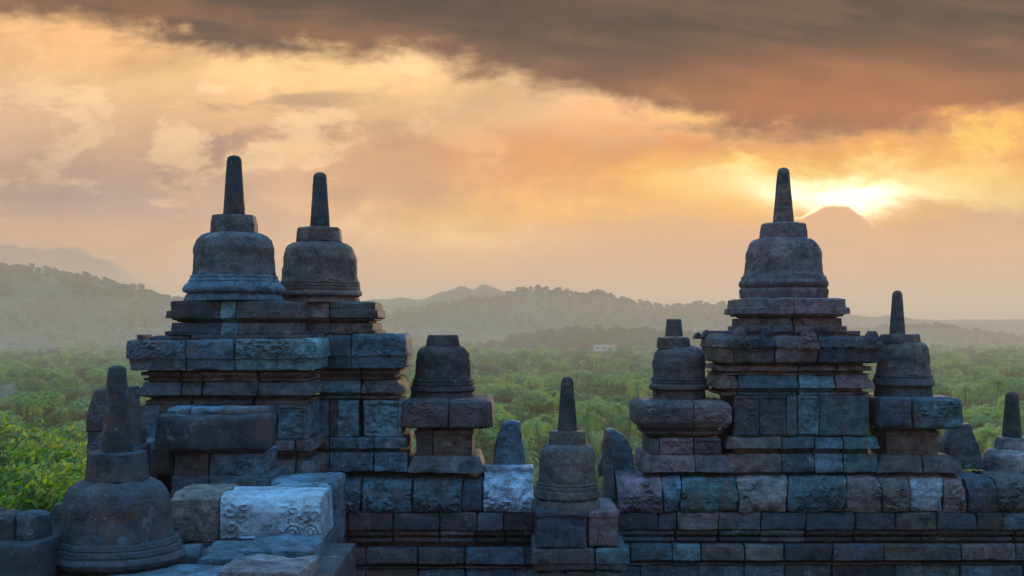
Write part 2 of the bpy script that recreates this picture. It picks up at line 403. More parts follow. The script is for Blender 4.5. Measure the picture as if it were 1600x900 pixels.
# ------------------------------------------------------------ bell stupas
def lathe(m, cx, cy, prof, seg=72, tint=(.1, .1, .1), rough=.006, rot=0.0, sharp=False, sx=1, joints=0, courses=0):
    """prof [(r, z)] top to bottom; polygonal when seg is small"""
    pr = []
    for (ra, za), (rb, zb) in zip(prof[:-1], prof[1:]):
        L = math.hypot(rb - ra, zb - za); n = max(1, int(math.ceil(L / .03)))
        for i in range(n): t = i / n; pr.append((ra + (rb - ra) * t, za + (zb - za) * t))
    pr.append(prof[-1])
    sd_ = Vector((random.uniform(0, 99), random.uniform(0, 99), 0))
    sub = 1 if seg > 20 else 6
    ring = []
    for i in range(seg):
        a0 = 2 * math.pi * i / seg + rot; a1_ = 2 * math.pi * (i + 1) / seg + rot
        p0 = Vector((math.cos(a0), math.sin(a0))); p1 = Vector((math.cos(a1_), math.sin(a1_)))
        for q in range(sub): ring.append(p0.lerp(p1, q / sub))
    if seg <= 20:
        ring = [p / math.cos(math.pi / seg) for p in ring]
    N = len(ring); b0 = len(m.v)
    tj = [random.uniform(.84, 1.16) for _ in range(max(1, joints))]
    for (r, z) in pr:
        row = int((pr[0][1] - z) / .135) if courses else 0
        fz = ((pr[0][1] - z) / .135) % 1
        for i, c in enumerate(ring):
            p = Vector((cx + c.x * r * sx, cy + c.y * r * sx, z))
            p += noise.noise_vector(p * 6 + sd_) * rough + noise.noise_vector(p * 20 + sd_) * rough * .5
            if courses and min(fz, 1 - fz) < .12: p -= Vector((c.x, c.y, 0)) * .004
            if joints:
                sh = row * .43 + .2; k_ = int(i / N * joints + sh) % joints; fr = (i / N * joints + sh) % 1
                d = min(fr, 1 - fr) * N / joints
                if d < .6: p -= Vector((c.x, c.y, 0)) * (.007 if courses else .009)
                g_ = tj[(k_ + row * 3) % joints] if courses else tj[k_]
                tt = tuple(v * g_ for v in tint)
            else: tt = tint
            m.v.append(p); m.t.append(tt)
    for k in range(len(pr) - 1):
        for i in range(N):
            a = b0 + k * N + i; b = b0 + k * N + (i + 1) % N
            m.f.append((a, a + N, b + N, b))
    m.v.append(Vector((cx, cy, pr[0][1]))); m.t.append(tint); ct = len(m.v) - 1
    m.v.append(Vector((cx, cy, pr[-1][1]))); m.t.append(tint); cb = len(m.v) - 1
    for i in range(N):
        m.f.append((ct, b0 + i, b0 + (i + 1) % N)); e = b0 + (len(pr) - 1) * N
        m.f.append((cb, e + (i + 1) % N, e + i))

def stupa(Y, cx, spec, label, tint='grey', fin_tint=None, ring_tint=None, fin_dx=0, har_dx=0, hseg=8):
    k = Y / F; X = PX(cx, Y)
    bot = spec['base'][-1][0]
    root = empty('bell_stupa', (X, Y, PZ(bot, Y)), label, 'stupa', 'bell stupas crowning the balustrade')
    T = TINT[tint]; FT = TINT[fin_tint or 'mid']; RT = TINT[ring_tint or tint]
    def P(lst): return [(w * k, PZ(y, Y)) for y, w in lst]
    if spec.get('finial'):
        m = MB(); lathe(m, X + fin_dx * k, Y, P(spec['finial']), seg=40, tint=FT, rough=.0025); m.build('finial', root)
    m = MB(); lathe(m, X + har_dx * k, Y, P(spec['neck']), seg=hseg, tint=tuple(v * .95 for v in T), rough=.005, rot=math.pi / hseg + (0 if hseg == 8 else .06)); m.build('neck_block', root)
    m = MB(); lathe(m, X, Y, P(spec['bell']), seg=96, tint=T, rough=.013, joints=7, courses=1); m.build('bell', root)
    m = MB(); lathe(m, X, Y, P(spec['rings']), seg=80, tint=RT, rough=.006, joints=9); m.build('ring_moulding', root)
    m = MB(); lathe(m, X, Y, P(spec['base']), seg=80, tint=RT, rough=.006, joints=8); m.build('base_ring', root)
    return root
def fin(y0, y1, w0, w1):      # tapering spike with a rounded tip
    return [(y0, w0 * .25), (y0 + 1.2, w0 * .62), (y0 + 4, w0 * .9), (y0 + 9, w0)] + [(y0 + 9 + (y1 - y0 - 9) * t / 4, w0 + (w1 - w0) * t / 4) for t in (1, 2, 3, 4)]
def bellp(y0, y1, s, w, wb):  # shoulder radius s at y0 rising to w, skirt wb at y1
    h = y1 - y0
    return [(y0 - 3, s * .5), (y0, s), (y0 + h * .03, s + (w - s) * .30), (y0 + h * .09, s + (w - s) * .58), (y0 + h * .18, s + (w - s) * .80), (y0 + h * .3, s + (w - s) * .94), (y0 + h * .42, w), (y0 + h * .62, w + (wb - w) * .12), (y0 + h * .82, w + (wb - w) * .4), (y1, wb)]
def ringp(y0, y1, w0, w1, n=3):
    out = []; h = (y1 - y0) * .55 / n
    for i in range(n):
        a = w0 + (w1 - w0) * .45 * i / n; y = y0 + i * h
        out += [(y, a), (y + h * .15, a + 1.6), (y + h * .7, a + 2.2), (y + h * .85, a + .6)]
    yb = y0 + (y1 - y0) * .55; r = (y1 - y0) * .45
    a = w0 + (w1 - w0) * .45
    out += [(yb, a + 1), (yb + r * .25, w1 - 2), (yb + r * .5, w1), (yb + r * .8, w1 - 1.2), (y1, w1 - 6)]
    return out

stupa(12.45, 366, dict(finial=fin(243, 337, 11.5, 17), neck=[(337, 31), (340, 32), (350, 34), (364, 34.5)], bell=bellp(364, 430, 36, 62, 64),
      rings=[(430, 64), (431, 66), (434, 67), (435, 66.5), (440, 70), (441, 69.5), (446, 75), (450, 78), (454, 78.5), (457, 77), (459, 72), (459.5, 69)], base=[(458, 70), (460, 71), (462, 74), (469, 76), (470, 76)]),
      'tall pale-mottled bell stupa with long spike, highest on the left tower', 'grey', 'dark', 'blue')
stupa(13.3, 500, dict(finial=fin(269, 356, 10.5, 15.5), neck=[(356, 30), (358, 32), (378, 34.5)], bell=bellp(379, 440, 36, 57, 60),
      rings=[(440, 60), (441, 62), (443.5, 62), (444, 60.5), (445, 62.5), (448, 62.5), (448.5, 61), (450, 63), (453, 63), (453.5, 61.5), (456, 65), (459, 66), (462, 65.5), (464, 61)], base=[(464, 60), (467, 61), (471, 63), (473, 63)]),
      'brown bell stupa with grooved skirt just right of the taller left stupa', 'brown', 'dark', 'brown', har_dx=-1)
stupa(13.65, 1224, dict(finial=fin(262, 349, 9.5, 16.5), neck=[(349, 29), (351, 32), (361, 34), (373, 35)], bell=bellp(373, 432, 38, 58, 63),
      rings=[(432, 63), (433, 65), (437, 65.5), (441, 68.5), (445, 69), (449, 67), (451, 64.5)], base=[(450, 65), (452, 67.5), (456, 68.5), (461, 67.5), (466, 67)]),
      'large purple-brown bell stupa on the right tower, its spike against the sun glow', 'purple', 'brown', 'purple')
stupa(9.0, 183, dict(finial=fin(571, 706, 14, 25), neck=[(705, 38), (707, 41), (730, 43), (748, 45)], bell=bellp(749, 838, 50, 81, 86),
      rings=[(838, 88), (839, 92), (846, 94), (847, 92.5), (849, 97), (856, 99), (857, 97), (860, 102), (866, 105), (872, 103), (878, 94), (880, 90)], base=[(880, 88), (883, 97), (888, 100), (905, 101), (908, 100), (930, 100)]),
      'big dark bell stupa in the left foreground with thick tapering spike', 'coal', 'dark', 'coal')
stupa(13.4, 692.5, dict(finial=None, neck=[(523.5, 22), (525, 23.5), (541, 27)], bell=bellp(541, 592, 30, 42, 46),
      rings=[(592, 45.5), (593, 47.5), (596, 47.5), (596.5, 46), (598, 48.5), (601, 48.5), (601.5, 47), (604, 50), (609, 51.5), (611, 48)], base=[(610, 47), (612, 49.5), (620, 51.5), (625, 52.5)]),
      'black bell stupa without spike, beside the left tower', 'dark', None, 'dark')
stupa(12.3, 886.5, dict(finial=fin(589, 674, 10, 15.5), neck=[(673, 26), (675, 27), (692, 28.5)], bell=bellp(693, 752, 31, 44, 46),
      rings=[(752, 46), (753, 48), (755.5, 48), (756, 46.5), (758, 49), (761.5, 49), (762, 47.5), (764, 50), (768, 51.5), (774, 52), (777, 49)], base=[(777, 47), (780, 50), (788, 52), (796, 51.5)]),
      'small brown bell stupa with dark spike in the gap between the towers', 'brown', 'dark', 'brown')
stupa(13.4, 1061, dict(finial=[(498.5, 10), (500, 11.5), (526, 14)], neck=[(527, 22), (529, 24), (544, 25.5)], bell=bellp(543, 590, 28, 40.5, 41),
      rings=[(590, 41), (591, 43), (593, 43), (594, 41.5), (596, 43), (599, 42), (602, 46), (606, 46.5), (609, 43)], base=[(609, 40), (611, 40.5), (627, 41)]),
      'dark bell stupa with a broken stub of spike, left of the right tower', 'mid', 'mid', 'mid', fin_dx=-8, har_dx=-9)
stupa(13.4, 1411, dict(finial=fin(454, 523, 8, 12), neck=[(522, 26), (524, 28), (536, 29)], bell=bellp(535, 585, 30, 40, 42),
      rings=[(585, 42), (586, 44), (588.5, 44), (589, 43), (591, 45), (594, 45.5), (596, 47), (600, 48), (604, 44)], base=[(604, 42), (607, 43), (622, 44)]),
      'dark bell stupa with slim spike on the stepped shoulder right of the right tower', 'brown', 'mid', 'mid', fin_dx=-9, har_dx=-5)
stupa(13.6, 1588, dict(finial=fin(612, 684, 10, 15), neck=[(683, 27), (686, 28.5), (701, 31)], bell=bellp(701, 742, 34, 50, 52),
      rings=[(742, 52), (743, 54), (750, 56), (755, 58), (760, 54)], base=[(760, 54), (775, 56)]),
      'rose-brown bell stupa cut off by the right edge of the photo', 'rose', 'dark', 'purple', fin_dx=-7)

# ------------------------------------------------------------ left tower, near wing
def tower(name, X, Y, z, label, cat='tower'): return empty(name, (X, Y, z), label, cat)
lw = tower('niche_tower', PX(360, 12.4), 12.4, PZ(772, 12), 'broad blue-grey carved stone tower under the tallest left stupa')
Y = 12.0
course(lw, 'cap_slab', Y, 262, 458, [(470, -2), (485, -2), (486, 4), (497, 4), (498, -4), (500.5, -4), (501, -10), (504, -10)], (344, 369), .95, tints=('dark', 'bluepale', 'mid'))
course(lw, 'neck_course', Y, 264, 456, [(504, -1), (517, -1), (518, 6), (524, 6)], (344, 372), .95, tints=('navy', 'bluepale', 'grey'))
course(lw, 'upper_step', Y - .04, 240, 474, [(524, 0), (531, 0)], (298,), 1.1, tints=('dark', 'mid'))
W1, H1_ = .62, .40
course(lw, 'cornice', Y - .1, 205, 488, [(529, 0), (533, 5), (545, 7), (560, 6), (561, 2), (579, 2)], (292, 367), 1.15, tints=('blue', 'blue', 'bluepale'),
       carves={0: lambda u, v, x, z: (carve_scroll(.6, .32, 0, 1, .022, 3)(u, v, x, z) if v > .42 else 0), 2: lambda u, v, x, z: (carve_scroll(.8, .32, 0, 1, .022, 5)(u, v, x, z) if v > .42 else 0)}, rough=.009, topjit=.02)
course(lw, 'upper_moulding', Y, 220, 480, [(579, -8), (581, -8), (582, 0), (587, 0), (588, -8), (591, -8), (592, -1), (596, -1), (597, -8)], (283, 316, 404), 1.0, pal=('brown', 'mid', 'purple'), jit=.004)
course(lw, 'ogee_moulding', Y, 222, 480, [(597, -1), (602, 0), (607, 4), (608, 7), (617, 8), (619, 1), (622, -8)], (283, 316, 404), 1.0, pal=('blue', 'grey', 'blue'), jit=.004)
course(lw, 'frieze', Y, 224, 476, [(622, -7), (625, -7), (626, 0), (633, 0)], (300, 395), 1.0, pal=('brown', 'mid'))
course(lw, 'niche_wall', Y, 218, 478, [(633, 0), (688, 0)], (250, 330, 432), 1.0, tints=('blue', 'mid', 'grey', 'blue'), rough=.008, carves={3: carve_panel(.29, .35, 64)})
course(lw, 'base_moulding', Y, 222, 482, [(688, 0), (690, 5), (703, 6), (705, -8), (719, -10), (721, 3), (736, 8), (752, 8), (756, 2)], (300, 420, 462), 1.0, pal=('mid', 'purple', 'grey'))
course(lw, 'plinth', Y, 215, 486, [(756, 0), (775, 0), (860, 0)], (310, 420), 1.1, pal=('mid', 'navy'))
for i, (a, b, c) in enumerate(((214, 224, 523), (233, 268, 526))):
    course(lw, 'cornice_stub', Y - .05, a, b, [(c, 0), (535, 0)], (), .3, tints=('navy',))

# near wing's small projecting porch with the dark overhanging slab
pr_ = tower('niche_porch', PX(340, 11.2), 11.2, PZ(772, 11), 'dark overhanging slab on a squat carved pier in front of the left tower', 'porch')
course(pr_, 'lintel_slab', 11.0, 243, 420, [(648, -3), (652, 0), (656, 1), (696, 2), (702, 1), (704, -8), (709, -10)], (), .36, tints=('dark',), bev=.018, rough=.010, chip=.03)  # dark tint holds the shade of this face under steep light
course(pr_, 'slab_top', 11.12, 262, 412, [(637, 0), (642, 3), (648, 3)], (296, 350), .3, tints=('blue', 'blue'), rough=.01)  # blue tint puts the skylight on the slab's top into its colour
course(pr_, 'carved_pier', 11.08, 272, 412, [(708, 0), (744, 0)], (326,), .7, tints=('mid', 'blue'), carves={1: carve_scroll(.5, .21, .05, .8, .014, 8, 1.3)})
course(pr_, 'pier_base', 11.04, 266, 420, [(744, 0), (773, 2), (790, 2)], (326,), .8, tints=('navy', 'teal'))
course(pr_, 'side_block', 11.3, 236, 270, [(700, 0), (742, 0)], (), .6, tints=('mid',), rough=.01)

# ------------------------------------------------------------ left tower, far wing
lf = tower('niche_tower', PX(560, 13.2), 13.2, PZ(737, 12.9), 'square-cut stone tower under the second left stupa, dark slot in its wall')
Y = 12.9
course(lf, 'cap_slab', Y, 455, 586, [(471, -5), (474, 0), (484, 0), (485, 4), (496, 5), (498, -1), (500.5, -1), (501, -9), (505, -9)], (515,), .85, pal=('mid', 'purple'))
course(lf, 'neck_course', Y, 455, 586, [(505, -2), (516, -2), (517, 3), (522, 3)], (515,), .85, pal=('mid', 'brown'))
course(lf, 'upper_step', Y, 470, 604, [(521, 0), (531, 0)], (549,), .9, pal=('brown', 'mid'))
course(lf, 'cornice', Y - .08, 470, 632, [(521, 0), (529, 3), (556, 3), (557, 1), (576, 0)], (506, 550), .85, tints=('mid', 'navy', 'blue'),
       carves={2: lambda u, v, x, z: (carve_scroll(.56, .34, .05, .92, .017, 9)(u, v, x, z) if v > .38 else 0)}, topjit=.02)
course(lf, 'upper_moulding', Y, 488, 626, [(576, -8), (578, -8), (579, 0), (584, 0), (585, -9), (589, -9), (590, 0), (593, 0)], (565,), .8, pal=('brown', 'purple'))
course(lf, 'ogee_moulding', Y, 490, 624, [(593, -2), (600, 0), (605, 5), (613, 6), (615, -8), (618, -8), (619, 2), (622, 2), (623, -7), (625, -7)], (565,), .8, tints=('blue', 'purple'))
course(lf, 'niche_wall', Y, 486, 560, [(625, 0), (683, 0)], (514, 527), .8, tints=('blue', 'mid', 'bluepale'), carves={2: carve_scroll(.22, .39, .1, .9, .012, 2, 1.3)})
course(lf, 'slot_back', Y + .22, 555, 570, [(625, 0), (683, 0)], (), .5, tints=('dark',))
course(lf, 'niche_wall', Y, 567, 628, [(625, 0), (683, 0)], (), .8, tints=('bluepale',), rough=.009, carves={0: carve_panel(.41, .39, 65)})
course(lf, 'base_moulding', Y, 484, 632, [(683, 2), (686, 4), (700, 4), (701, -8), (706, -8), (707, 4), (735, 5), (737, 5)], (515, 585), .9, pal=('purple', 'mid', 'blue'))

# ------------------------------------------------------------ black stupa's pedestal
pb = tower('stupa_pedestal', PX(696, 13.3), 13.3, PZ(737, 12.9), 'dark two-block pedestal with overhanging carved cornice under the spikeless stupa', 'pedestal')
course(pb, 'cornice', Y, 632, 766, [(624, -3), (628, 2), (640, 4), (666, 4), (670, 2), (672, -10)], (702,), .85, tints=('mid', 'mid'), carves={0: lambda u, v, x, z: (carve_scroll(.48, .3, .1, .9, .013, 12)(u, v, x, z) if v > .3 else 0), 1: lambda u, v, x, z: (carve_scroll(.45, .3, .4, .95, .013, 13)(u, v, x, z) if v > .3 else 0)}, bev=.016)
course(pb, 'pier', Y + .08, 648, 740, [(672, 0), (679, 0), (680, -2), (714, -2)], (676,), .7, tints=('mid', 'brown'), carves={1: lambda u, v, x, z: carve_scroll(.4, .29, .05, .95, .012, 14)(u, v, x, z)})
course(pb, 'base_moulding', Y + .02, 646, 746, [(713, 0), (715, 3), (722, 5), (730, 8), (738, 10)], (), .85, tints=('grey',))

# ------------------------------------------------------------ right tower
rt = tower('niche_tower', PX(1250, 13.5), 13.5, PZ(737, 13), 'large purple and teal stone tower under the right-hand stupa')
Y = 13.0
course(rt, 'cap_slab', Y, 1168, 1318, [(465, -3), (467, 3), (480, 4), (481, 8), (490, 9), (491, 1), (494, 0), (495, -8), (497, -8)], (1240,), 1.05, tints=('purple', 'purple'))
course(rt, 'neck_course', Y, 1168, 1318, [(497, -2), (509, -2), (510, 4), (519, 4)], (1240,), 1.05, pal=('grey', 'purple'))
course(rt, 'upper_step', Y, 1130, 1345, [(517, 0), (528, 0)], (1240,), 1.05, pal=('mid', 'navy'))
cl = lambda sd_, w: (lambda u, v, x, z: (carve_scroll(w, .30, .05, .95, .02, sd_)(u, v, x, z) if v > .42 else 0))
course(rt, 'cornice', Y - .06, 1124, 1372, [(522, -4), (530, 4), (543, 6), (545, 3), (566, 2), (568, 0)], (1146, 1211, 1278), 1.05, tints=('brown', 'mid', 'purple', 'navy'), carves={1: cl(21, .42), 2: cl(22, .44), 3: cl(23, .6)}, rough=.009, topjit=.02)
course(rt, 'upper_moulding', Y, 1124, 1362, [(568, -10), (571, -10), (572, 0), (579, 0), (580, -10), (583, -10), (584, -2), (586, -2)], (1248, 1306), 1.0, pal=('brown', 'purple', 'brown'))
course(rt, 'ogee_moulding', Y, 1126, 1360, [(586, -3), (592, -1), (597, 4), (606, 7), (608, -8), (612, -8), (613, 0), (618, 0)], (1153, 1248, 1306), 1.0, tints=('brown', 'teal', 'bluepale', 'purple'))
course(rt, 'niche_wall', Y, 1146, 1358, [(618, 0), (681, 0)], (1186, 1229, 1246, 1280), .9, tints=('mid', 'mid', 'grey', 'bluepale', 'teal'), carves={0: carve_panel(.27, .43, 61), 1: carve_panel(.29, .43, 62), 2: carve_scroll(.12, .43, .1, .9, .009, 4), 3: carve_panel(.23, .43, 63)})
course(rt, 'base_moulding', Y, 1140, 1366, [(681, -2), (684, 3), (700, 8), (702, -6), (708, -8), (709, 4), (735, 7), (738, 7)], (1220, 1272, 1316), 1.0, tints=('brown', 'navy', 'blue', 'teal'))
def small_finial(parent, px, py, w, h, Y, t='purple'):
    m = MB(); k = Y / F
    def wp(p, x0=PX(px, Y), z0=PZ(py, Y), hh=h * k):
        f = (p.z - z0) / hh; f = min(max(f, 0), 1); s_ = 1 - .72 * f ** 1.6
        return Vector((x0 + (p.x - x0) * s_, p.y, p.z))
    m.block(PX(px - w / 2, Y), PX(px + w / 2, Y), Y - .07, Y + .07, [(PZ(py, Y), 0), (PZ(py - h, Y), 0)], step=.013, tint=TINT[t], rough=.008, warp=wp, carve=carve_scroll(w * k, h * k, 0, 1, .016, int(px), 1.6))
    return m.build('antefix', parent)
for px, py, w, h, t in ((1155, 545, 34, 32, 'brown'), (1197, 542, 26, 30, 'navy'), (1262, 546, 34, 34, 'purple'), (1362, 545, 30, 28, 'navy')): small_finial(rt, px, py, w, h, 12.92, t)
for px, py, w, h, t in ((1103, 530, 16, 14, 'brown'), (1090, 530, 14, 10, 'mid')): small_finial(rt, px, py, w, h, 13.8, t)

# shoulders on both sides of the right tower
rl = tower('stupa_pedestal', PX(1064, 13.3), 13.3, PZ(737, 13), 'rounded carved cornice on a short pier carrying the stub-spiked stupa', 'pedestal')
course(rl, 'cornice', 12.95, 998, 1140, [(626, -6), (629, -1), (636, 3), (660, 3), (668, -2), (671, -14), (674, -14), (675, -8), (679, -9), (680, -18), (684, -18)], (1084,), .85, tints=('mid', 'purple'), bev=.016,
       carves={0: cl(31, .58), 1: cl(32, .4)})
course(rl, 'pier', 13.0, 1015, 1128, [(684, 0), (711, 0)], (1030, 1085), .8, pal=('purple', 'mid'), rough=.008, carves={1: carve_panel(.37, .18, 66), 2: carve_panel(.29, .18, 67)})
course(rl, 'base_moulding', 13.0, 1012, 1132, [(710, 0), (713, 4), (722, 7), (737, 12)], (1085,), .85, tints=('purple', 'grey'))
rr = tower('stupa_pedestal', PX(1430, 13.3), 13.3, PZ(737, 13), 'teal and brown cornice block on a recessed pier under the slim-spiked stupa', 'pedestal')
course(rr, 'cornice', 12.95, 1376, 1500, [(621, -5), (624, 2), (660, 4), (669, 3), (672, -4)], (1427,), .85, tints=('navy', 'teal'), carves={1: cl(33, .5)}, bev=.014)
course(rr, 'pier', 13.05, 1384, 1470, [(672, 0), (680, 0), (681, -3), (712, -3)], (), .7, tints=('brown',), carves={0: carve_scroll(.6, .27, .2, .95, .012, 35)})
course(rr, 'base_moulding', 13.0, 1380, 1488, [(711, -3), (714, 3), (720, 6), (723, 10), (738, 14)], (1440,), .85, tints=('mid', 'mid'))

# ------------------------------------------------------------ balustrade wall
def balustrade(label, xl, xr, Y, coping, courses, root_name='balustrade_wall'):
    root = empty(root_name, (PX((xl + xr) / 2, Y), Y + .4, 26), label, 'wall')
    sl = [random.uniform(-.22, .22) for _ in range(len(coping) + 1)]; ci_ = -1
    for (a, b, t, kind, top) in coping:
        m = MB(); k = Y / F; ci_ += 1
        A, B = PX(a, Y) + .003, PX(b, Y) - .003
        w, h = B - A, 62 * k
        prof = [(PZ(800, Y), .0), (PZ(792, Y), 3 * k), (PZ(775, Y), 4.5 * k), (PZ(762, Y), 2 * k), (PZ(755, Y), -3 * k), (PZ(748, Y), -11 * k), (PZ(744, Y), -20 * k), (PZ(741, Y), -32 * k), (PZ(top, Y), -34 * k)]
        cv_ = None; st = .04
        sp_ = dict(carve=[(.5, w * .52, h * .92)], low=[(0, .17, h * .62), (1, .15, h * .6), (.45, .13, h * .38)], edge=[(1, w * .5, h * .85)], none=[(.12, .07, h * .55)]).get(kind)
        if sp_: cv_ = carve_tufts(w, h, sp_, .026, int(a)); st = .013
        if kind == 'flat': prof = [(PZ(800, Y), 0), (PZ(762, Y), 0), (PZ(top, Y), -6 * k)]
        def wp(p, A=A, B=B, s0=sl[ci_], s1=sl[ci_ + 1], zm=PZ(772, Y)):
            t = min(1, max(0, (p.x - A) / (B - A))); dz_ = p.z - zm
            return Vector((p.x + (s0 + (s1 - s0) * t) * dz_ * (1 if dz_ > 0 else .3), p.y, p.z))
        m.block(A, B, Y - .03 + random.uniform(-.015, .015), Y + .75, prof, 0, 0, step=st, tint=tuple(v * random.uniform(.9, 1.1) for v in TINT[t]), rough=.009, carve=cv_, bev=.012, warp=wp)
        m.build('coping_stone', root)
    for name, pr2, js, ts, off in courses:
        course(root, name, Y + off, xl, xr, pr2, js, .8, tints=ts, pal=('mid', 'navy', 'grey', 'purple', 'dark', 'blue'), eL=0, eR=0, jit=.010)
    return root
balustrade('left stretch of stone balustrade below the left tower, pale carved stone at its right end', 400, 838, 12.9,
    [(400, 470, 'navy', 'flat', 742), (470, 565, 'teal', 'edge', 738), (565, 645, 'blue', 'low', 737), (645, 722, 'teal', 'low', 737), (722, 755, 'navy', 'flat', 746), (755, 833, 'pale', 'low', 733)],
    [('flat_course', [(800, 6), (802, 7), (827, 7), (829, 4)], (466, 545, 615, 687, 746, 786), (None, 'mid', 'mid', 'navy', 'mid', 'blue', 'dark'), 0),
     ('thin_moulding', [(829, 2), (835, 2), (836, -9), (840, -9), (841, 0), (846, 0), (847, -10), (857, -10)], (545, 615, 687, 742, 790), None, 0),
     ('torus_course', [(856, 2), (858, 6), (880, 6), (882, 2)], (448, 528, 572, 653, 726, 820), (None, None, 'brown', 'grey', 'mid', 'blue', 'navy'), -.03),
     ('thin_moulding', [(882, -6), (884, -6), (884.5, 4), (888, 4), (889, -4)], (572, 653, 726), None, 0),
     ('lower_course', [(889, 0), (960, 0)], (500, 572, 653, 726, 805), (None, None, 'brown', 'blue', 'blue', 'bluepale', 'mid'), 0),
     ('lower_course', [(960, 0), (1030, 0)], (530, 610, 700, 780), None, 0.01), ('lower_course', [(1030, 0), (1110, 0)], (500, 572, 653, 726, 805), None, 0)])
balustrade('right stretch of stone balustrade below the right tower, row of bulging carved coping stones', 962, 1700, 12.9,
    [(964, 1035, 'rose', 'carve', 740), (1035, 1062, 'blue', 'none', 741), (1062, 1152, 'teal', 'low', 742), (1152, 1228, 'rose', 'none', 737), (1228, 1320, 'teal', 'carve', 738), (1320, 1376, 'purple', 'edge', 740),
     (1376, 1420, 'grey', 'carve', 740), (1420, 1472, 'grey2', 'none', 734), (1472, 1508, 'purple', 'carve', 744), (1508, 1556, 'navy', 'none', 746), (1556, 1610, 'mid', 'carve', 744), (1610, 1700, 'mid', 'low', 742)],
    [('flat_course', [(800, 6), (802, 7), (826, 7), (828, 4)], (1028, 1057, 1122, 1188, 1258, 1335, 1398, 1462, 1524, 1566, 1640), ('dark', 'navy', 'rose', 'grey', 'navy', 'navy', 'navy', 'mid', 'navy', 'dark', 'blue'), 0),
     ('thin_moulding', [(828, 2), (834, 2), (835, -11), (839, -11), (840, -1), (845, -1), (846, -12), (852, -12)], (1055, 1122, 1188, 1258, 1335, 1440, 1585), None, 0),
     ('torus_course', [(850, 2), (853, 6), (874, 6), (876, 2)], (985, 1050, 1094, 1163, 1225, 1300, 1380, 1500, 1585), ('blue', 'teal', 'bluepale', 'brown', 'sand', 'dark', 'navy', 'mid', 'brown', 'mid'), -.03),
     ('thin_moulding', [(876, -6), (878.5, -6), (879, 4), (882, 4), (883, -4)], (1050, 1163, 1300, 1440), None, 0),
     ('lower_course', [(883, 0), (960, 0)], (1000, 1090, 1163, 1225, 1300, 1400, 1500, 1600), ('teal', 'teal', 'blue', 'blue', 'mid', 'dark', 'teal', 'blue', 'mid'), 0),
     ('lower_course', [(960, 0), (1030, 0)], (1030, 1110, 1200, 1290, 1400, 1500, 1600), None, 0.01), ('lower_course', [(1030, 0), (1110, 0)], (1000, 1090, 1200, 1300, 1400, 1500), None, 0)])
cp = tower('projecting_pier', PX(900, 12.4), 12.4, 26, 'low navy pier of plain blocks carrying the small central stupa', 'pier')
course(cp, 'pier_top', 12.0, 838, 918, [(796, 0), (800, 3), (806, 3), (807, 0), (856, 0)], (), .9, tints=('navy',), carves={0: lambda u, v, x, z: (.012 if v < .82 - abs(u - .18) * .5 and u < .98 else 0)}, bev=.012)
course(cp, 'pier_top', 12.05, 919, 966, [(796, -2), (801, 2), (808, 2), (809, 0), (855, 0)], (), .9, tints=('purple',))
course(cp, 'torus_course', 12.0, 836, 978, [(857, 2), (859, 5), (879, 5), (881, 1), (889, 1), (890, -2), (893, -2)], (930,), .9, tints=('mid', 'teal'))
course(cp, 'lower_course', 12.02, 836, 978, [(893, 0), (960, 0), (1100, 0)], (885, 930), .9, tints=('mid', 'mid', 'teal'))
course(cp, 'back_block', 12.6, 838, 962, [(790, 0), (805, 0)], (900,), .6, tints=('navy', 'mid'))

# ------------------------------------------------------------ broken upright antefix stones
def shard(name, pts, Y, depth, tint, label, group=None, lean=0):
    """upright slab with outline pts (px), extruded through its thickness with rough worn faces"""
    P2 = [Vector((PX(x, Y), PZ(y, Y))) for x, y in pts]
    # resample outline
    out = []
    for a, b in zip(P2, P2[1:] + P2[:1]):
        n = max(1, int((b - a).length / .04))
        out += [a.lerp(b, i / n) for i in range(n)]
    c = sum(out, Vector((0, 0))) / len(out); m = MB(); N = len(out)
    zmin = min(p.y for p in out); sd_ = Vector((random.uniform(0, 99), 0, 0))
    layers = []
    for (yy, sc) in ((0, .0), (0, .35), (0, .7), (.0, .93), (.02, 1), (depth * .5, 1.0), (depth - .02, 1), (depth, .93), (depth, .5), (depth, .0)):
        ring = []
        for p in out:
            q = c.lerp(p, sc); v = Vector((q.x, Y + yy + lean * (q.y - zmin), q.y))
            v += noise.noise_vector(v * 6 + sd_) * .014 + noise.noise_vector(v * 18 + sd_) * .006
            m.v.append(v); m.t.append(TINT[tint]); ring.append(len(m.v) - 1)
        layers.append(ring)
    for A, B in zip(layers[:-1], layers[1:]):
        for i in range(N): m.f.append((A[i], B[i], B[(i + 1) % N], A[(i + 1) % N]))
    bm_o = m.build(name, None)
    bm = bmesh.new(); bm.from_mesh(bm_o.data); bmesh.ops.remove_doubles(bm, verts=bm.verts, dist=.0005); bmesh.ops.recalc_face_normals(bm, faces=bm.faces); bm.to_mesh(bm_o.data); bm.free()
    return tag(bm_o, label, 'stone', group)
shard('upright_stone', [(770, 733), (772, 705), (778, 680), (787, 662), (797, 656), (812, 660), (817, 690), (822, 733)], 13.3, .3, 'blue', 'pointed grey-blue upright stone behind the pale coping, right of the spikeless stupa')
shard('upright_stone', [(945, 737), (943, 700), (948, 672), (958, 671), (975, 680), (986, 700), (991, 722), (990, 737)], 13.2, .3, 'blue', 'leaning blue-grey upright stone just right of the small central stupa')
shard('upright_stone', [(944, 790), (944, 690), (949, 673), (960, 735), (962, 790)], 12.95, .25, 'mid', 'narrow dark stone end below the leaning upright, right of the central stupa')
shard('upright_stone', [(934, 745), (934, 728), (941, 712), (948, 720), (948, 745)], 13.6, .2, 'purple', 'small purplish knob of stone directly right of the central bell')
shard('upright_stone', [(1480, 733), (1483, 695), (1500, 665), (1516, 662), (1528, 690), (1541, 733)], 13.5, .35, 'teal', 'triangular teal fin of stone at the far right, before the cut-off stupa')
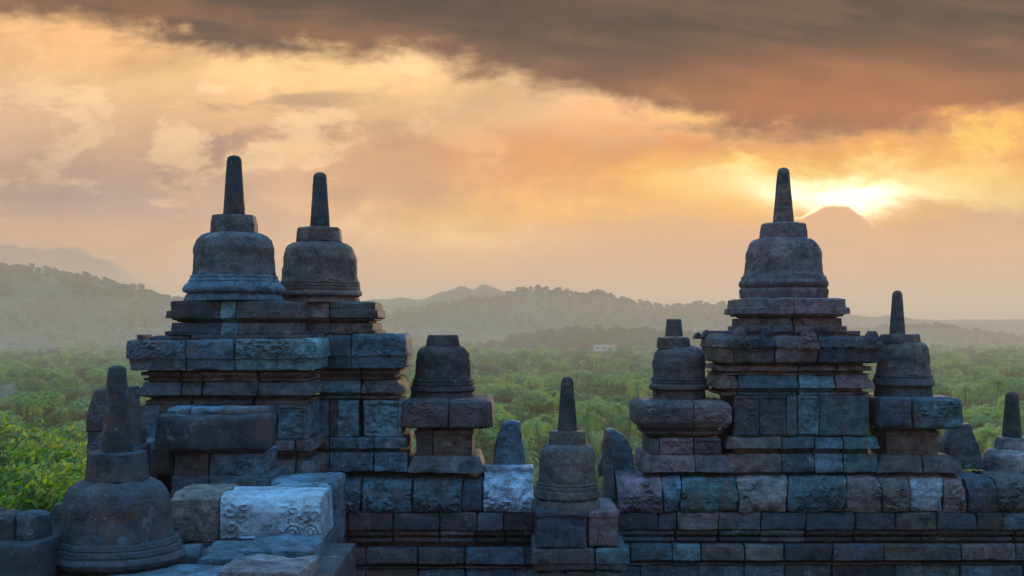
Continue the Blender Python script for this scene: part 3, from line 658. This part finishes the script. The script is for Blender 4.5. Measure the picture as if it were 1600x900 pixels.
us = shard('upright_stone', [(132, 674), (134, 650), (140, 625), (150, 607), (170, 606), (196, 606), (202, 674)], 10.6, .4, 'mid', 'dark slanted stone showing behind the spike of the foreground stupa')
up = tower('stone_post', PX(180, 10.8), 10.8, PZ(790, 10.6), 'plain grey stone post behind the neck of the foreground stupa', 'post')
course(up, 'shaft', 10.6, 135, 203, [(674, 0), (745, 0), (770, 0)], (175,), .5, tints=('grey', 'mid'))
course(up, 'post_foot', 10.6, 150, 206, [(700, 0), (770, 0)], (), .55, tints=('navy',))
bp = tower('stone_post', PX(245, 11.6), 11.6, PZ(790, 11.5), 'blue stone post tucked between the foreground spike and the dark slab', 'post')
course(bp, 'shaft', 11.5, 208, 245, [(690, 0), (698, 2), (760, 2), (800, 2)], (), .5, tints=('blue',))

# ------------------------------------------------------------ left foreground: carved stones on a stepped wing
wg = tower('stepped_wing', PX(350, 10), 10.2, 26, 'stepped wing of weathered slabs in the left foreground under the pale carved stone', 'wall')
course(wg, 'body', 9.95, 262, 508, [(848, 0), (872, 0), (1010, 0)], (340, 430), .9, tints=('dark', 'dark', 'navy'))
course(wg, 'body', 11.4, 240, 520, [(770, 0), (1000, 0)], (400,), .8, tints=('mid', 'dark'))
ps = MB(); k = 10 / F; Yc = 9.95
def cf(u, v, x, z):
    h = 0
    for cx, cy, r, hd, t in ((.085, .27, .085, 1, 1.5), (.10, .12, .085, -1, 1.5), (.20, .31, .05, 1, 1), (.19, .20, .045, -1, 1), (.03, .36, .04, 1, 1), (.04, .04, .04, 1, 1)):
        h = max(h, spiral(x, z, cx, cy, r, t, hd) * .9)
    for cx, cy in ((.60, .09), (.745, .09)):
        d = math.hypot(x - cx, z - cy)
        if d < .075: h = max(h, .45 + .55 * math.cos(d / .075 * 4 * math.pi) if d > .02 else 1)
    for cx, cy, r, hd in ((.66, .22, .07, 1), (.77, .23, .07, -1), (.72, .31, .06, 1), (.60, .27, .05, -1), (.58, .20, .04, 1)):
        h = max(h, spiral(x, z, cx, cy, r, 1.2, hd) * .75)
    if .17 < x < .52 and .03 < z < .058: h = max(h, .9)
    if .26 < x < .52 and .075 < z: h = max(h, .22)
    if x > .525 and z < .17: h += .3
    wr = .55 + .6 * noise.noise(Vector((x * 9, z * 9, 3))) + .25
    if x < .24 or (x > .50 and z < .36): h = h * wr + max(0, 1 - abs(noise.noise(Vector((x * 26, z * 26, 5)))) * 3.2) * .35 * (1 if h < .25 else .4)
    return h * .034
ps.block(PX(344, Yc), PX(504, Yc), Yc, Yc + .6, [(PZ(849, Yc), -.02), (PZ(840, Yc), .01), (PZ(800, Yc), .02), (PZ(788, Yc), .0), (PZ(778, Yc), -.04), (PZ(772, Yc), -.10)], 0, 0, step=.012, tint=TINT['pale'], rough=.005, carve=cf, bev=.02, chip=.02)
o = ps.build('carved_block', mat=PALESTONE); tag(o, 'pale blue-white block with carved scrolls and roundels in the left foreground', 'carved stone')
m = MB(); m.block(PX(262, Yc), PX(342, Yc), Yc + .02, Yc + .8, [(PZ(849, Yc), 0), (PZ(790, Yc), 0), (PZ(782, Yc), -.01), (PZ(774, Yc), -.06)], 0, 0, tint=TINT['sand'], rough=.01, bev=.014)
tag(m.build('stone_block'), 'plain brownish block with pale top between foreground stupa and pale carved block', 'stone block')
m = MB(); Ya = 10.35
m.block(PX(425, Ya), PX(512, Ya), Ya, Ya + .4, [(PZ(800, Ya), 0), (PZ(765, Ya), 0), (PZ(760, Ya), -.02)], 0, 0, tint=TINT['bluepale'], rough=.02, bev=.02, chip=.05)
tag(m.build('stone_block'), 'rough pale lump of stone resting behind the top right of the carved block', 'stone block')
m = MB(); Ya = 10.8
m.block(PX(420, Ya), PX(527, Ya), Ya, Ya + .5, [(PZ(862, Ya), 0), (PZ(752, Ya), 0), (PZ(748, Ya), -.02)], 0, 0, tint=TINT['blue'], rough=.012, bev=.03, chip=.04, skew=.04)
tag(m.build('stone_block'), 'tall blue-grey end block standing behind the pale carved block', 'stone block')
def slab(px0, px1, Y0, Y1, ptop, th, tint, label, skew=0, rough=.012, turn=0):
    Ym = Y0; m = MB(); z = PZ(ptop, Ym)
    cx = (PX(px0, Ym) + PX(px1, Ym)) / 2; cy = (Y0 + Y1) / 2; ca, sa = math.cos(turn), math.sin(turn)
    def wp(p): return Vector((cx + (p.x - cx) * ca - (p.y - cy) * sa, cy + (p.x - cx) * sa + (p.y - cy) * ca, p.z))
    m.block(PX(px0, Ym), PX(px1, Ym), Y0, Y1, [(z - th, 0), (z, 0)], tint=TINT[tint], rough=rough, bev=.02, skew=skew, chip=.035, warp=wp if turn else None, step=.04)
    return tag(m.build('stone_slab'), label, 'stone slab', 'loose slabs on the stepped wing')
slab(372, 487, 9.15, 9.85, 860, .35, 'blue', 'blue slab with worn corner directly below the carved block')
slab(300, 372, 9.0, 9.8, 872, .3, 'teal', 'teal slab between the foreground stupa and the blue slab', turn=.08)
slab(268, 305, 9.3, 9.6, 862, .25, 'teal', 'small bright teal chunk at the foot of the foreground stupa', turn=.2)
slab(338, 474, 8.5, 9.12, 893, .3, 'rose', 'pinkish-grey slab at the bottom edge below the blue slab', turn=-.05)
slab(150, 335, 8.35, 8.9, 906, .3, 'blue', 'long blue slab along the bottom edge beneath the foreground stupa')
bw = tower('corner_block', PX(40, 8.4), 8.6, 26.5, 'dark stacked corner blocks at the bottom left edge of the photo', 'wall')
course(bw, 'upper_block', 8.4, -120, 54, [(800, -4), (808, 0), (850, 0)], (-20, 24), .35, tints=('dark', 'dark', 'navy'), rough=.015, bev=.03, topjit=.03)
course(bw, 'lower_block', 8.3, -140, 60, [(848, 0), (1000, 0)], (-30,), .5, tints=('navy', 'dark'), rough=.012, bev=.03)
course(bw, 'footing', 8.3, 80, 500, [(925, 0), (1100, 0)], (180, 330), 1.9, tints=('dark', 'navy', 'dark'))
shard('upright_stone', [(76, 845), (77, 800), (85, 788), (110, 784), (112, 845)], 9.6, .3, 'mid', 'dark rounded stone peeping out left of the foreground bell')
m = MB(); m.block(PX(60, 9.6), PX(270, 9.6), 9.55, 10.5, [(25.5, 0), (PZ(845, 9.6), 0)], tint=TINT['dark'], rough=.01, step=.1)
tag(m.build('stone_block'), 'dark masonry block between foreground stupa and the slabs', 'stone block')

# ------------------------------------------------------------ ground, hills
def smooth(a, b, x):
    t = min(1, max(0, (x - a) / (b - a))); return t * t * (3 - 2 * t)
def ground_z(x, y):
    r = math.hypot(x, y - 5)
    return 25.2 * (1 - smooth(14, 165, r)) + (noise.noise(Vector((x * .01, y * .01, 0))) * 1.6 if r > 30 else 0)
GROUND, n_, b_, o_ = material('valley_floor')
g_ = n_.node('ShaderNodeNewGeometry'); f1 = n_.noise(g_.outputs['Position'], .02, 8, .65); f2 = n_.noise(g_.outputs['Position'], .25, 6, .7)
n_.put(b_.inputs['Base Color'], n_.ramp(f1 * .6 + f2 * .4, [(.3, (.030, .080, .018)), (.5, (.065, .130, .025)), (.7, (.12, .17, .045))])); b_.inputs['Roughness'].default_value = .95
vs = []; fs = []
ys = [-60, -30, -15, 0, 6, 12, 18, 26, 36, 48, 62, 80, 100, 125, 155, 190, 230, 280, 340, 420, 520, 640, 800, 1000, 1300, 1700, 2200, 3000, 4500]
NX = 48
for y in ys:
    half = 60 + max(0, y) * .75
    for i in range(NX + 1):
        x = -half + 2 * half * i / NX; vs.append((x, y, ground_z(x, y)))
for j in range(len(ys) - 1):
    for i in range(NX): a = j * (NX + 1) + i; fs.append((a, a + 1, a + NX + 2, a + NX + 1))
tag(link('ground', vs, fs, GROUND, smooth=True), kind='structure')
# paving of the temple terrace
m = MB(); PAVE = []
for i in range(12):
    for j in range(9):
        x = -7 + i * 1.2; y = 1 + j * 1.2
        m.block(x + .004, x + 1.196, y + .004, y + 1.196, [(25.3, 0), (26.0, 0)], tint=rtint(('mid', 'grey', 'brown')), step=.3, rough=.004)
tag(m.build('terrace_floor'), kind='structure')

HILLM, n_, b_, o_ = material('wooded_hill')
g_ = n_.node('ShaderNodeNewGeometry'); f1 = n_.noise(g_.outputs['Position'], .02, 8, .7); f2 = n_.noise(g_.outputs['Position'], .12, 4, .7)
n_.put(b_.inputs['Base Color'], n_.ramp(f1 * .5 + f2 * .5, [(.3, (.030, .036, .018)), (.5, (.05, .056, .028)), (.7, (.09, .085, .045))])); b_.inputs['Roughness'].default_value = .95
bp_ = n_.node('ShaderNodeBump'); bp_.inputs['Distance'].default_value = 4; n_.put(bp_.inputs['Height'], f2); n_.l.new(bp_.outputs[0], b_.inputs['Normal'])
HILLS = []
def hill(name, Y, keys, depth, seed, rough=1.0, bump=2.5):
    """ridge whose crest follows keys (px, row) seen at distance Y"""
    def crest(X):
        px = 800 + X * F / Y
        if px <= keys[0][0]: return keys[0][1]
        for (a, b), (c, d) in zip(keys[:-1], keys[1:]):
            if a <= px <= c: t = (px - a) / (c - a); t = t * t * (3 - 2 * t); return b + (d - b) * t
        return keys[-1][1]
    def hz(x, y):
        v = (y - Y) / depth
        w = math.exp(-v * v * (2.2 if v < 0 else 3))
        n = noise.fractal(Vector((x * .006 + seed, y * .006, seed)), .8, 2.0, 4)
        spur = 1 + .8 * n * max(0, 1 - w) * 1.2
        top = PZ(crest(x + 12 * math.sin(x * .02 + seed)), Y)
        top -= 7 if Y < 2000 else 0
        return max(-3, (top + 3) * w * (spur if v < -.05 else 1) - 3 + (noise.noise(Vector((x * .03, y * .03, seed))) * bump if w > .2 else 0))
    x0, x1 = PX(keys[0][0], Y), PX(keys[-1][0], Y); nx = 150; ny = 36
    vs = []; fs = []
    for j in range(ny + 1):
        y = Y - depth * 1.25 + depth * 2.2 * j / ny
        for i in range(nx + 1):
            x = x0 + (x1 - x0) * i / nx; vs.append((x, y, hz(x, y)))
    for j in range(ny):
        for i in range(nx): a = j * (nx + 1) + i; fs.append((a, a + 1, a + nx + 2, a + nx + 1))
    o = link(name, vs, fs, HILLM, smooth=True); tag(o, kind='structure')
    HILLS.append((hz, x0, x1, Y, depth)); return o
hill('hill', 1450, [(-500, 400), (-200, 405), (0, 409), (60, 416), (130, 430), (190, 446), (260, 462), (330, 474), (420, 490), (520, 508), (640, 530), (720, 545)], 330, 1.3)
hill('hill', 1650, [(480, 545), (560, 520), (610, 494), (650, 481), (700, 472), (760, 462), (805, 449), (830, 446), (860, 448), (900, 458), (930, 452), (970, 463), (1010, 467), (1060, 478), (1090, 474), (1130, 473), (1180, 482), (1260, 496), (1340, 515), (1440, 545)], 330, 4.1)
hill('hill', 1050, [(640, 545), (740, 541), (800, 536), (830, 524), (870, 518), (930, 514), (980, 513), (1020, 518), (1080, 522), (1160, 530), (1260, 545)], 150, 7.7, bump=1.5)
hill('hill', 1500, [(1180, 545), (1300, 520), (1360, 510), (1420, 508), (1460, 507), (1500, 514), (1560, 521), (1620, 523), (1800, 520), (2100, 500)], 300, 9.2)
hill('hill', 2150, [(440, 520), (540, 480), (590, 468), (630, 466), (660, 470), (690, 455), (715, 446), (730, 452), (745, 444), (770, 452), (800, 460), (870, 470), (960, 480), (1060, 488), (1200, 492), (1290, 490), (1370, 494), (1500, 505), (1700, 510)], 300, 12.5, bump=5)
hill('hill', 2500, [(-700, 480), (0, 480), (200, 478), (400, 492), (600, 498), (900, 500), (1300, 500), (1700, 498), (2300, 490)], 350, 15.5)

# pale dry field and low white buildings in the valley
FIELD = plain('dry_field', (.42, .30, .20), .95, .15, .05)
vs = [(PX(x, Yf), Yf, .6) for x, Yf in ((-40, 1120), (100, 1150), (100, 1000), (-40, 990))]
vs = [Vector((PX(-60, 1160), 1160, 1.8)), Vector((PX(98, 1160), 1160, 1.8)), Vector((PX(102, 1010), 1010, 1.8)), Vector((PX(-60, 1010), 1010, 1.8))]
tag(link('field', vs, [(3, 2, 1, 0)], FIELD), kind='structure')
def house(px, Y, w, h, d, label, z=None, gp=None):
    z = ground_z(PX(px, Y), Y) if z is None else z; X = PX(px, Y)
    r = empty('white_building', (X, Y, z), label, 'building', gp)
    def bx(name, x0, x1, y0, y1, z0, z1, mat):
        v = [(x, y, zz) for zz in (z0, z1) for y in (y0, y1) for x in (x0, x1)]
        return link(name, v, [(0, 2, 3, 1), (4, 5, 7, 6), (0, 1, 5, 4), (2, 6, 7, 3), (0, 4, 6, 2), (1, 3, 7, 5)], mat, r)
    bx('wall', X - w / 2, X + w / 2, Y - d / 2, Y + d / 2, z - 1, z + h, WHITEWASH)
    e = .8; rz = z + h + .01; rh = min(3, d * .3)
    v = [(X - w / 2 - e, Y - d / 2 - e, rz), (X + w / 2 + e, Y - d / 2 - e, rz), (X + w / 2 + e, Y + d / 2 + e, rz), (X - w / 2 - e, Y + d / 2 + e, rz), (X - w / 2 - e, Y, rz + rh), (X + w / 2 + e, Y, rz + rh)]
    link('roof', v, [(0, 1, 5, 4), (2, 3, 4, 5), (3, 0, 4), (1, 2, 5), (3, 2, 1, 0)], ROOFTILE, r)
    for i in range(int(w / 5)):
        xx = X - w / 2 + 2.5 + i * 5
        bx('window', xx - .8, xx + .8, Y - d / 2 - .05, Y - d / 2 + .02, z + h * .35, z + h * .75, DARKWIN)
    return r
DARKWIN = plain('window_dark', (.05, .05, .06), .3, .1)
hz_low = HILLS[2][0]
bx_, by_ = PX(945, 900), 900
house(945, 905, 16, 1.8, 6, 'long low white building on the low wooded rise in the valley', z=max(hz_low(bx_, by_ + 5), 0) + 11)

# ------------------------------------------------------------ trees
def leafquad(v, f, c, size, nrm, up=None, asp=1.0):
    a = nrm.orthogonal().normalized(); b = nrm.cross(a)
    th = random.uniform(0, 6.28); a, b = a * math.cos(th) + b * math.sin(th), b * math.cos(th) - a * math.sin(th)
    i = len(v); v += [c - a * size * .5, c + b * size * .3 * asp, c + a * size * .6, c - b * size * .3 * asp]; f.append((i, i + 1, i + 2, i + 3))
def limb(v, f, pts, rad, seg=6):
    b = len(v)
    for k, p in enumerate(pts):
        d = (pts[min(k + 1, len(pts) - 1)] - pts[max(k - 1, 0)]).normalized(); a = d.orthogonal().normalized(); c = d.cross(a)
        for s in range(seg): th = s * 2 * math.pi / seg; v.append(p + (a * math.cos(th) + c * math.sin(th)) * rad[k])
    for k in range(len(pts) - 1):
        for s in range(seg): q = b + k * seg; f.append((q + s, q + (s + 1) % seg, q + seg + (s + 1) % seg, q + seg + s))
def mesh(name, v, f, mat):
    me = bpy.data.meshes.new(name); me.from_pydata([tuple(p) for p in v], [], f); me.materials.append(mat); me.update(); return me
def broadleaf(h, cr, n, leaf, seed):
    random.seed(seed); v = []; f = []; tv = []; tf = []
    limb(tv, tf, [Vector((0, 0, -1)), Vector((.15, 0, h * .25)), Vector((.1, .2, h * .5)), Vector((0, 0, h * .8))], [h * .028, h * .022, h * .015, h * .005])
    lobes = []
    for i in range(9):
        a = random.uniform(0, 6.28); r = cr * random.uniform(.25, .75); z = h * random.uniform(.48, .92)
        lobes.append((Vector((math.cos(a) * r, math.sin(a) * r, z)), cr * random.uniform(.3, .52)))
        limb(tv, tf, [Vector((.1, .1, h * random.uniform(.25, .45))), lobes[-1][0] * .6 + Vector((0, 0, h * .2)), lobes[-1][0]], [h * .012, h * .008, h * .003], 4)
    lobes.append((Vector((0, 0, h * .88)), cr * .45))
    for i in range(n):
        c, r = random.choice(lobes); d = Vector((random.gauss(0, 1), random.gauss(0, 1), random.gauss(0, .8))).normalized()
        rr = r * random.uniform(.5, 1.05)
        if noise.noise(d * 2.2 + c) < -.22: continue
        p = c + Vector((d.x, d.y, d.z * .75)) * rr
        leafquad(v, f, p, leaf * random.uniform(.6, 1.3), (d + Vector((random.uniform(-.35, .35), random.uniform(-.35, .35), .25))).normalized())
    return mesh('crown', v, f, FOL_FAR), mesh('trunk', tv, tf, BARK)
def palm(h, seed, nf=17, L=3.4):
    random.seed(seed); v = []; f = []; tv = []; tf = []
    bend = Vector((random.uniform(-1, 1), random.uniform(-1, 1), 0)) * .9
    pts = [Vector((0, 0, -1)) + bend * (t * t) + Vector((0, 0, (h + 1) * t)) for t in (0, .25, .5, .75, 1)]
    limb(tv, tf, pts, [.24, .18, .15, .13, .12]); top = pts[-1]
    for i in range(nf):
        a = i * 2.4 + random.uniform(-.2, .2); up = random.uniform(-.25, 1.15); ln = L * random.uniform(.8, 1.1)
        d = Vector((math.cos(a), math.sin(a), 0)); p = top.copy(); ang = up; prev = p.copy(); rib = [p.copy()]
        for k in range(9):
            p = p + (d * math.cos(ang) + Vector((0, 0, 1)) * math.sin(ang)) * ln / 9; ang -= .17 + .05 * k * .5; rib.append(p.copy())
        side = d.cross(Vector((0, 0, 1)))
        for k in range(1, 10):
            w = .78 * math.sin(math.pi * min(1, (k + 1) / 10.5)) ** .6
            for s in (-1, 1):
                for q in (0, .5):
                    b0 = rib[k - 1].lerp(rib[k], q); fw = (rib[k] - rib[k - 1]).normalized()
                    tip = b0 + side * s * w + fw * .35 - Vector((0, 0, .38 * w)); i0 = len(v)
                    v += [b0, b0 + fw * .14, tip]; f.append((i0, i0 + 1, i0 + 2))
        for k in range(9):
            i0 = len(v); e = side * .04; v += [rib[k] - e, rib[k] + e, rib[k + 1] + e, rib[k + 1] - e]; f.append((i0, i0 + 1, i0 + 2, i0 + 3))
    return mesh('crown', v, f, FOL_PALM), mesh('trunk', tv, tf, BARK)
BL = [broadleaf(11, 5.0, 3200, .66, 5), broadleaf(9, 4.4, 2800, .6, 6), broadleaf(13, 5.2, 3600, .7, 7), broadleaf(8, 5.4, 3000, .62, 8)]
PM = [palm(11, 21), palm(13.5, 22), palm(9.5, 23), palm(12, 24)]
random.seed(77)
def plant(name, meshes, x, y, z, rz, sc, label, cat, group):
    r = empty(name, (x, y, z), label, cat, group); r.rotation_euler = (0, 0, rz); r.scale = (sc, sc, sc)
    for nm, me in zip(('crown', 'trunk'), meshes):
        o = bpy.data.objects.new(nm, me); C.objects.link(o); o.parent = r
    return r
def windows_open(px):   # parts of the valley the photograph sees past the stone
    return px < 215 or 640 < px < 1150 or px > 1370
used = []; cb = cp_ = 0; tries = 0
while (cb < 220 or cp_ < 110) and tries < 12000:
    tries += 1
    y = 175 + (random.random() ** 1.25) * 330; px = random.uniform(-60, 1660)
    if not windows_open(px): continue
    x = PX(px, y)
    if any((x - a) ** 2 + (y - b) ** 2 < 30 for a, b in used): continue
    z = ground_z(x, y); pl = random.random() < (.5 if px > 500 else .15)
    if pl and cp_ < 110:
        used.append((x, y)); cp_ += 1
        plant('palm_tree', random.choice(PM), x, y, z, random.uniform(0, 6.28), random.uniform(.8, 1.15), 'coconut palm rising from the green valley below the temple', 'palm tree', 'coconut palms in the valley')
    elif not pl and cb < 220:
        used.append((x, y)); cb += 1
        plant('leafy_tree', random.choice(BL), x, y, z, random.uniform(0, 6.28), random.uniform(.7, 1.35), 'round leafy green tree in the valley below the temple', 'tree', 'leafy trees in the valley')
plant('palm_tree', PM[1], PX(47, 120), 120, PZ(700, 120) - 3, 0, .55, 'thin lone palm standing above the bright bushes at the left edge', 'palm tree', None)

# far-off wood: scattered instances of the same trees, too many to count
src = bpy.data.collections.new('wood_sources')
for i, (a, b) in enumerate(BL + PM[:2]):
    me = bpy.data.meshes.new('wood_tree'); bm = bmesh.new(); bm.from_mesh(a); bm.from_mesh(b); bm.to_mesh(me); bm.free(); me.materials.append(a.materials[0])
    o = bpy.data.objects.new('wood_tree', me); src.objects.link(o)
src2 = bpy.data.collections.new('hill_wood_sources')
for ob_ in list(src.objects)[:4]:
    me = ob_.data.copy(); me.materials.clear(); me.materials.append(FOL_HILL)
    src2.objects.link(bpy.data.objects.new('hill_wood_tree', me))
def scatter(name, pts, label, smin=.7, smax=1.2, src=src):
    me = bpy.data.meshes.new(name); me.from_pydata(pts, [], []); o = bpy.data.objects.new(name, me); C.objects.link(o)
    ng = bpy.data.node_groups.new(name, 'GeometryNodeTree')
    ng.interface.new_socket('Geometry', in_out='INPUT', socket_type='NodeSocketGeometry'); ng.interface.new_socket('Geometry', in_out='OUTPUT', socket_type='NodeSocketGeometry')
    N = ng.nodes; Lk = ng.links; gi = N.new('NodeGroupInput'); go = N.new('NodeGroupOutput')
    ci = N.new('GeometryNodeCollectionInfo'); ci.inputs[0].default_value = src; ci.inputs['Separate Children'].default_value = True; ci.inputs['Reset Children'].default_value = True
    ip = N.new('GeometryNodeInstanceOnPoints'); ip.inputs['Pick Instance'].default_value = True
    rr = N.new('FunctionNodeRandomValue'); rr.data_type = 'FLOAT_VECTOR'; rr.inputs[0].default_value = (0, 0, 0); rr.inputs[1].default_value = (.1, .1, 6.28)
    rs = N.new('FunctionNodeRandomValue'); rs.data_type = 'FLOAT'; rs.inputs[2].default_value = smin; rs.inputs[3].default_value = smax
    ri = N.new('FunctionNodeRandomValue'); ri.data_type = 'INT'; ri.inputs[4].default_value = 0; ri.inputs[5].default_value = 5
    Lk.new(gi.outputs[0], ip.inputs['Points']); Lk.new(ci.outputs[0], ip.inputs['Instance']); Lk.new(rr.outputs[0], ip.inputs['Rotation']); Lk.new(rs.outputs[1], ip.inputs['Scale']); Lk.new(ri.outputs[2], ip.inputs['Instance Index'])
    Lk.new(ip.outputs[0], go.inputs[0])
    md = o.modifiers.new('scatter', 'NODES'); md.node_group = ng
    tag(o, label, 'forest', kind='stuff'); return o
random.seed(5)
def ok(x, y):
    if 975 < y < 1165 and -60 < 800 + x * F / y < 112: return False
    return not (bx_ - 30 < x < bx_ + 30 and 860 < y < 915)
pts = []
for i in range(24000):
    y = 190 + (random.random() ** .75) * 1500; px = random.uniform(-120, 1720); x = PX(px, y)
    if y < 520 and any((x - a) ** 2 + (y - b) ** 2 < 22 for a, b in used): continue
    if y < 900 and random.random() > (y / 900) ** .2: continue
    if ok(x, y) and noise.noise(Vector((x * .010, y * .007, 3))) > -.30: pts.append((x, y, ground_z(x, y) - .5))
scatter('forest', pts, 'dense green wood of broadleaf trees and palms filling the valley', .45, 1.2)
pts = []
for hzf, x0, x1, Yh, dep in HILLS[:4]:
    for i in range(5200):
        x = random.uniform(max(x0, PX(-80, Yh)), min(x1, PX(1680, Yh))); y = Yh + random.gauss(-.25, .38) * dep
        z = hzf(x, y)
        if z > 1 and y < Yh + dep * .3 and ok(x, y) and noise.noise(Vector((x * .02, y * .02, 9))) > -.25: pts.append((x, y, z - 2))
scatter('hill_forest', pts, 'woods covering the hazy hill slopes', .22, 1.0, src2)

# bright bush at the left, just below the terrace
def bush(x, y, z, w, h, n, leaf, seed, label, group):
    random.seed(seed); r = empty('leafy_bush', (x, y, z), label, 'bush', group)
    v = []; f = []; tv = []; tf = []; tips = []
    for i in range(26):
        a = random.uniform(0, 6.28); q = random.uniform(.2, 1); top = Vector((x + math.cos(a) * w * q, y + math.sin(a) * w * q, z + h * random.uniform(.45, 1.0) * (1.08 - .35 * q * q)))
        mid = Vector((x, y, z)).lerp(top, .5) + Vector((random.uniform(-.2, .2), random.uniform(-.2, .2), .2))
        limb(tv, tf, [Vector((x + random.uniform(-.1, .1), y, z - 1)), mid, top], [.06, .03, .008], 5)
        for k in range(6):
            t2 = mid.lerp(top, random.uniform(.3, 1)) + Vector((random.gauss(0, .28), random.gauss(0, .28), random.gauss(.05, .22)))
            limb(tv, tf, [mid.lerp(top, random.uniform(.2, .8)), t2], [.012, .005], 4); tips.append(t2)
    for i in range(n):
        c = random.choice(tips); d = Vector((random.gauss(0, 1), random.gauss(0, 1), random.gauss(0, .8))); p = c + d * .15
        leafquad(v, f, p, leaf * random.uniform(.5, 1.35), (Vector((random.uniform(-1.1, 1.1), random.uniform(-1.2, .5), .7))).normalized(), asp=.9)
    link('foliage', v, f, FOL_NEAR, r); link('branches', tv, tf, BARK, r)
for i, (px, py, yy, w, hh, n, lb) in enumerate(((18, 672, 21, .75, 2.6, 5200, 'bright yellow-green bush at the far left edge, its top highest'), (85, 694, 20, .8, 2.2, 5000, 'bright green bush just left of the foreground stupa'),
        (-45, 690, 20, .8, 2.6, 4200, 'yellow-green bush mostly outside the left edge'), (50, 752, 17.5, .75, 1.6, 4200, 'lower green bush above the dark corner blocks'), (128, 712, 21.5, .7, 2.2, 3600, 'bush behind the dark slanted stone and foreground spike'))):
    bush(PX(px, yy), yy, PZ(py, yy) - hh, w, hh, int(n * 1.35), .12, 40 + i, lb, 'bright bushes below the terrace')

# shaggy palm crowns just below the gap beside the central stupa
for i, (px, py, yy) in enumerate(((925, 650, 150), (975, 655, 158), (850, 660, 172), (1545, 680, 150), (1510, 610, 230), (1550, 600, 240), (765, 640, 190), (1000, 600, 260), (820, 620, 250))):
    pmi = PM[i % 4]; ht = (11, 13.5, 9.5, 12)[i % 4]
    zz = ground_z(PX(px, yy), yy); topz = PZ(py, yy); sc = max(.45, min(1.1, (topz - zz) / ht))
    lb = ('shaggy bright palm crown immediately right of the central stupa spike', 'bushy palm crown above the leaning upright stone', 'palm crown just left of the central stupa spike', 'low palm crown left of the cut-off stupa spike at the right edge', 'small palm in the valley right of the slim-spiked stupa', 'palm standing above the triangular stone fin at the right', 'palm crown above the pointed upright stone by the spikeless stupa', 'palm left of the stub-spiked stupa', 'palm between spikeless stupa and central spike, high in the gap')[i]
    plant('palm_tree', pmi, PX(px, yy), yy, topz - ht * sc, i * 1.3, sc, lb, 'palm tree', 'coconut palms in the valley')

# ------------------------------------------------------------ smoke wisp and valley haze
def volume(name, col, dens, an=0.0):
    m = bpy.data.materials.new(name); m.use_nodes = True; t = m.node_tree; t.nodes.clear(); o = t.nodes.new('ShaderNodeOutputMaterial'); p = t.nodes.new('ShaderNodeVolumePrincipled')
    p.inputs['Color'].default_value = (*col, 1); p.inputs['Density'].default_value = dens; p.inputs['Anisotropy'].default_value = an
    t.links.new(p.outputs[0], o.inputs['Volume']); return m
hx, y0, y1, z0, z1 = 2300, -70, 4600, -4.5, 131
v = [(x, y, z) for z in (z0, z1) for y in (y0, y1) for x in (-hx, hx)]
# widen the far end so the box holds the whole ground sheet
v = [(-3600 if x < 0 else 3600, y, z) for x, y, z in v]
hz = link('haze', v, [(0, 2, 3, 1), (4, 5, 7, 6), (0, 1, 5, 4), (2, 6, 7, 3), (0, 4, 6, 2), (1, 3, 7, 5)], volume('haze_air', (1.0, .81, .60), .00048, .20))
tag(hz, 'thin warm evening haze lying over the valley', 'haze', kind='stuff')

for mi, (ry, rz, dn) in enumerate(((700, 80, .00018), (560, 52, .00026), (420, 32, .00036))):
    bm = bmesh.new(); bmesh.ops.create_icosphere(bm, subdivisions=5, radius=1)
    for v_ in bm.verts: v_.co = Vector((v_.co.x * (1750 - 60 * mi), 1130 + v_.co.y * ry, -22 + v_.co.z * rz))
    me = bpy.data.meshes.new('mist'); bm.to_mesh(me); bm.free(); me.materials.append(volume('mist_air', (1.0, .82, .62), dn, .3))
    mo_ = bpy.data.objects.new('mist', me); C.objects.link(mo_); tag(mo_, ('pale upper veil of mist along the foot of the hills', 'pale middle veil of mist along the foot of the hills', 'thickest low bank of mist along the foot of the hills')[mi], 'mist', kind='stuff')

sm = bmesh.new(); bmesh.ops.create_icosphere(sm, subdivisions=4, radius=1)
for v_ in sm.verts:
    q_ = v_.co.copy(); k_ = 1 + .45 * noise.noise(q_ * 1.7 + Vector((4, 2, 7)))
    v_.co = Vector((PX(30, 330) - (q_.z + 1) * 2.0 + q_.x * 3.4 * k_, 330 + q_.y * 3 * k_, PZ(634, 330) + 2.0 + q_.z * 4.2 * k_))
me = bpy.data.meshes.new('smoke'); sm.to_mesh(me); sm.free(); me.materials.append(volume('smoke_air', (.97, .97, 1.0), 0.05, .2))
tag(C.objects.link(bpy.data.objects.new('smoke', me)) or C.objects['smoke'], 'small white puff of smoke rising among the trees at the left edge', 'smoke', kind='stuff')
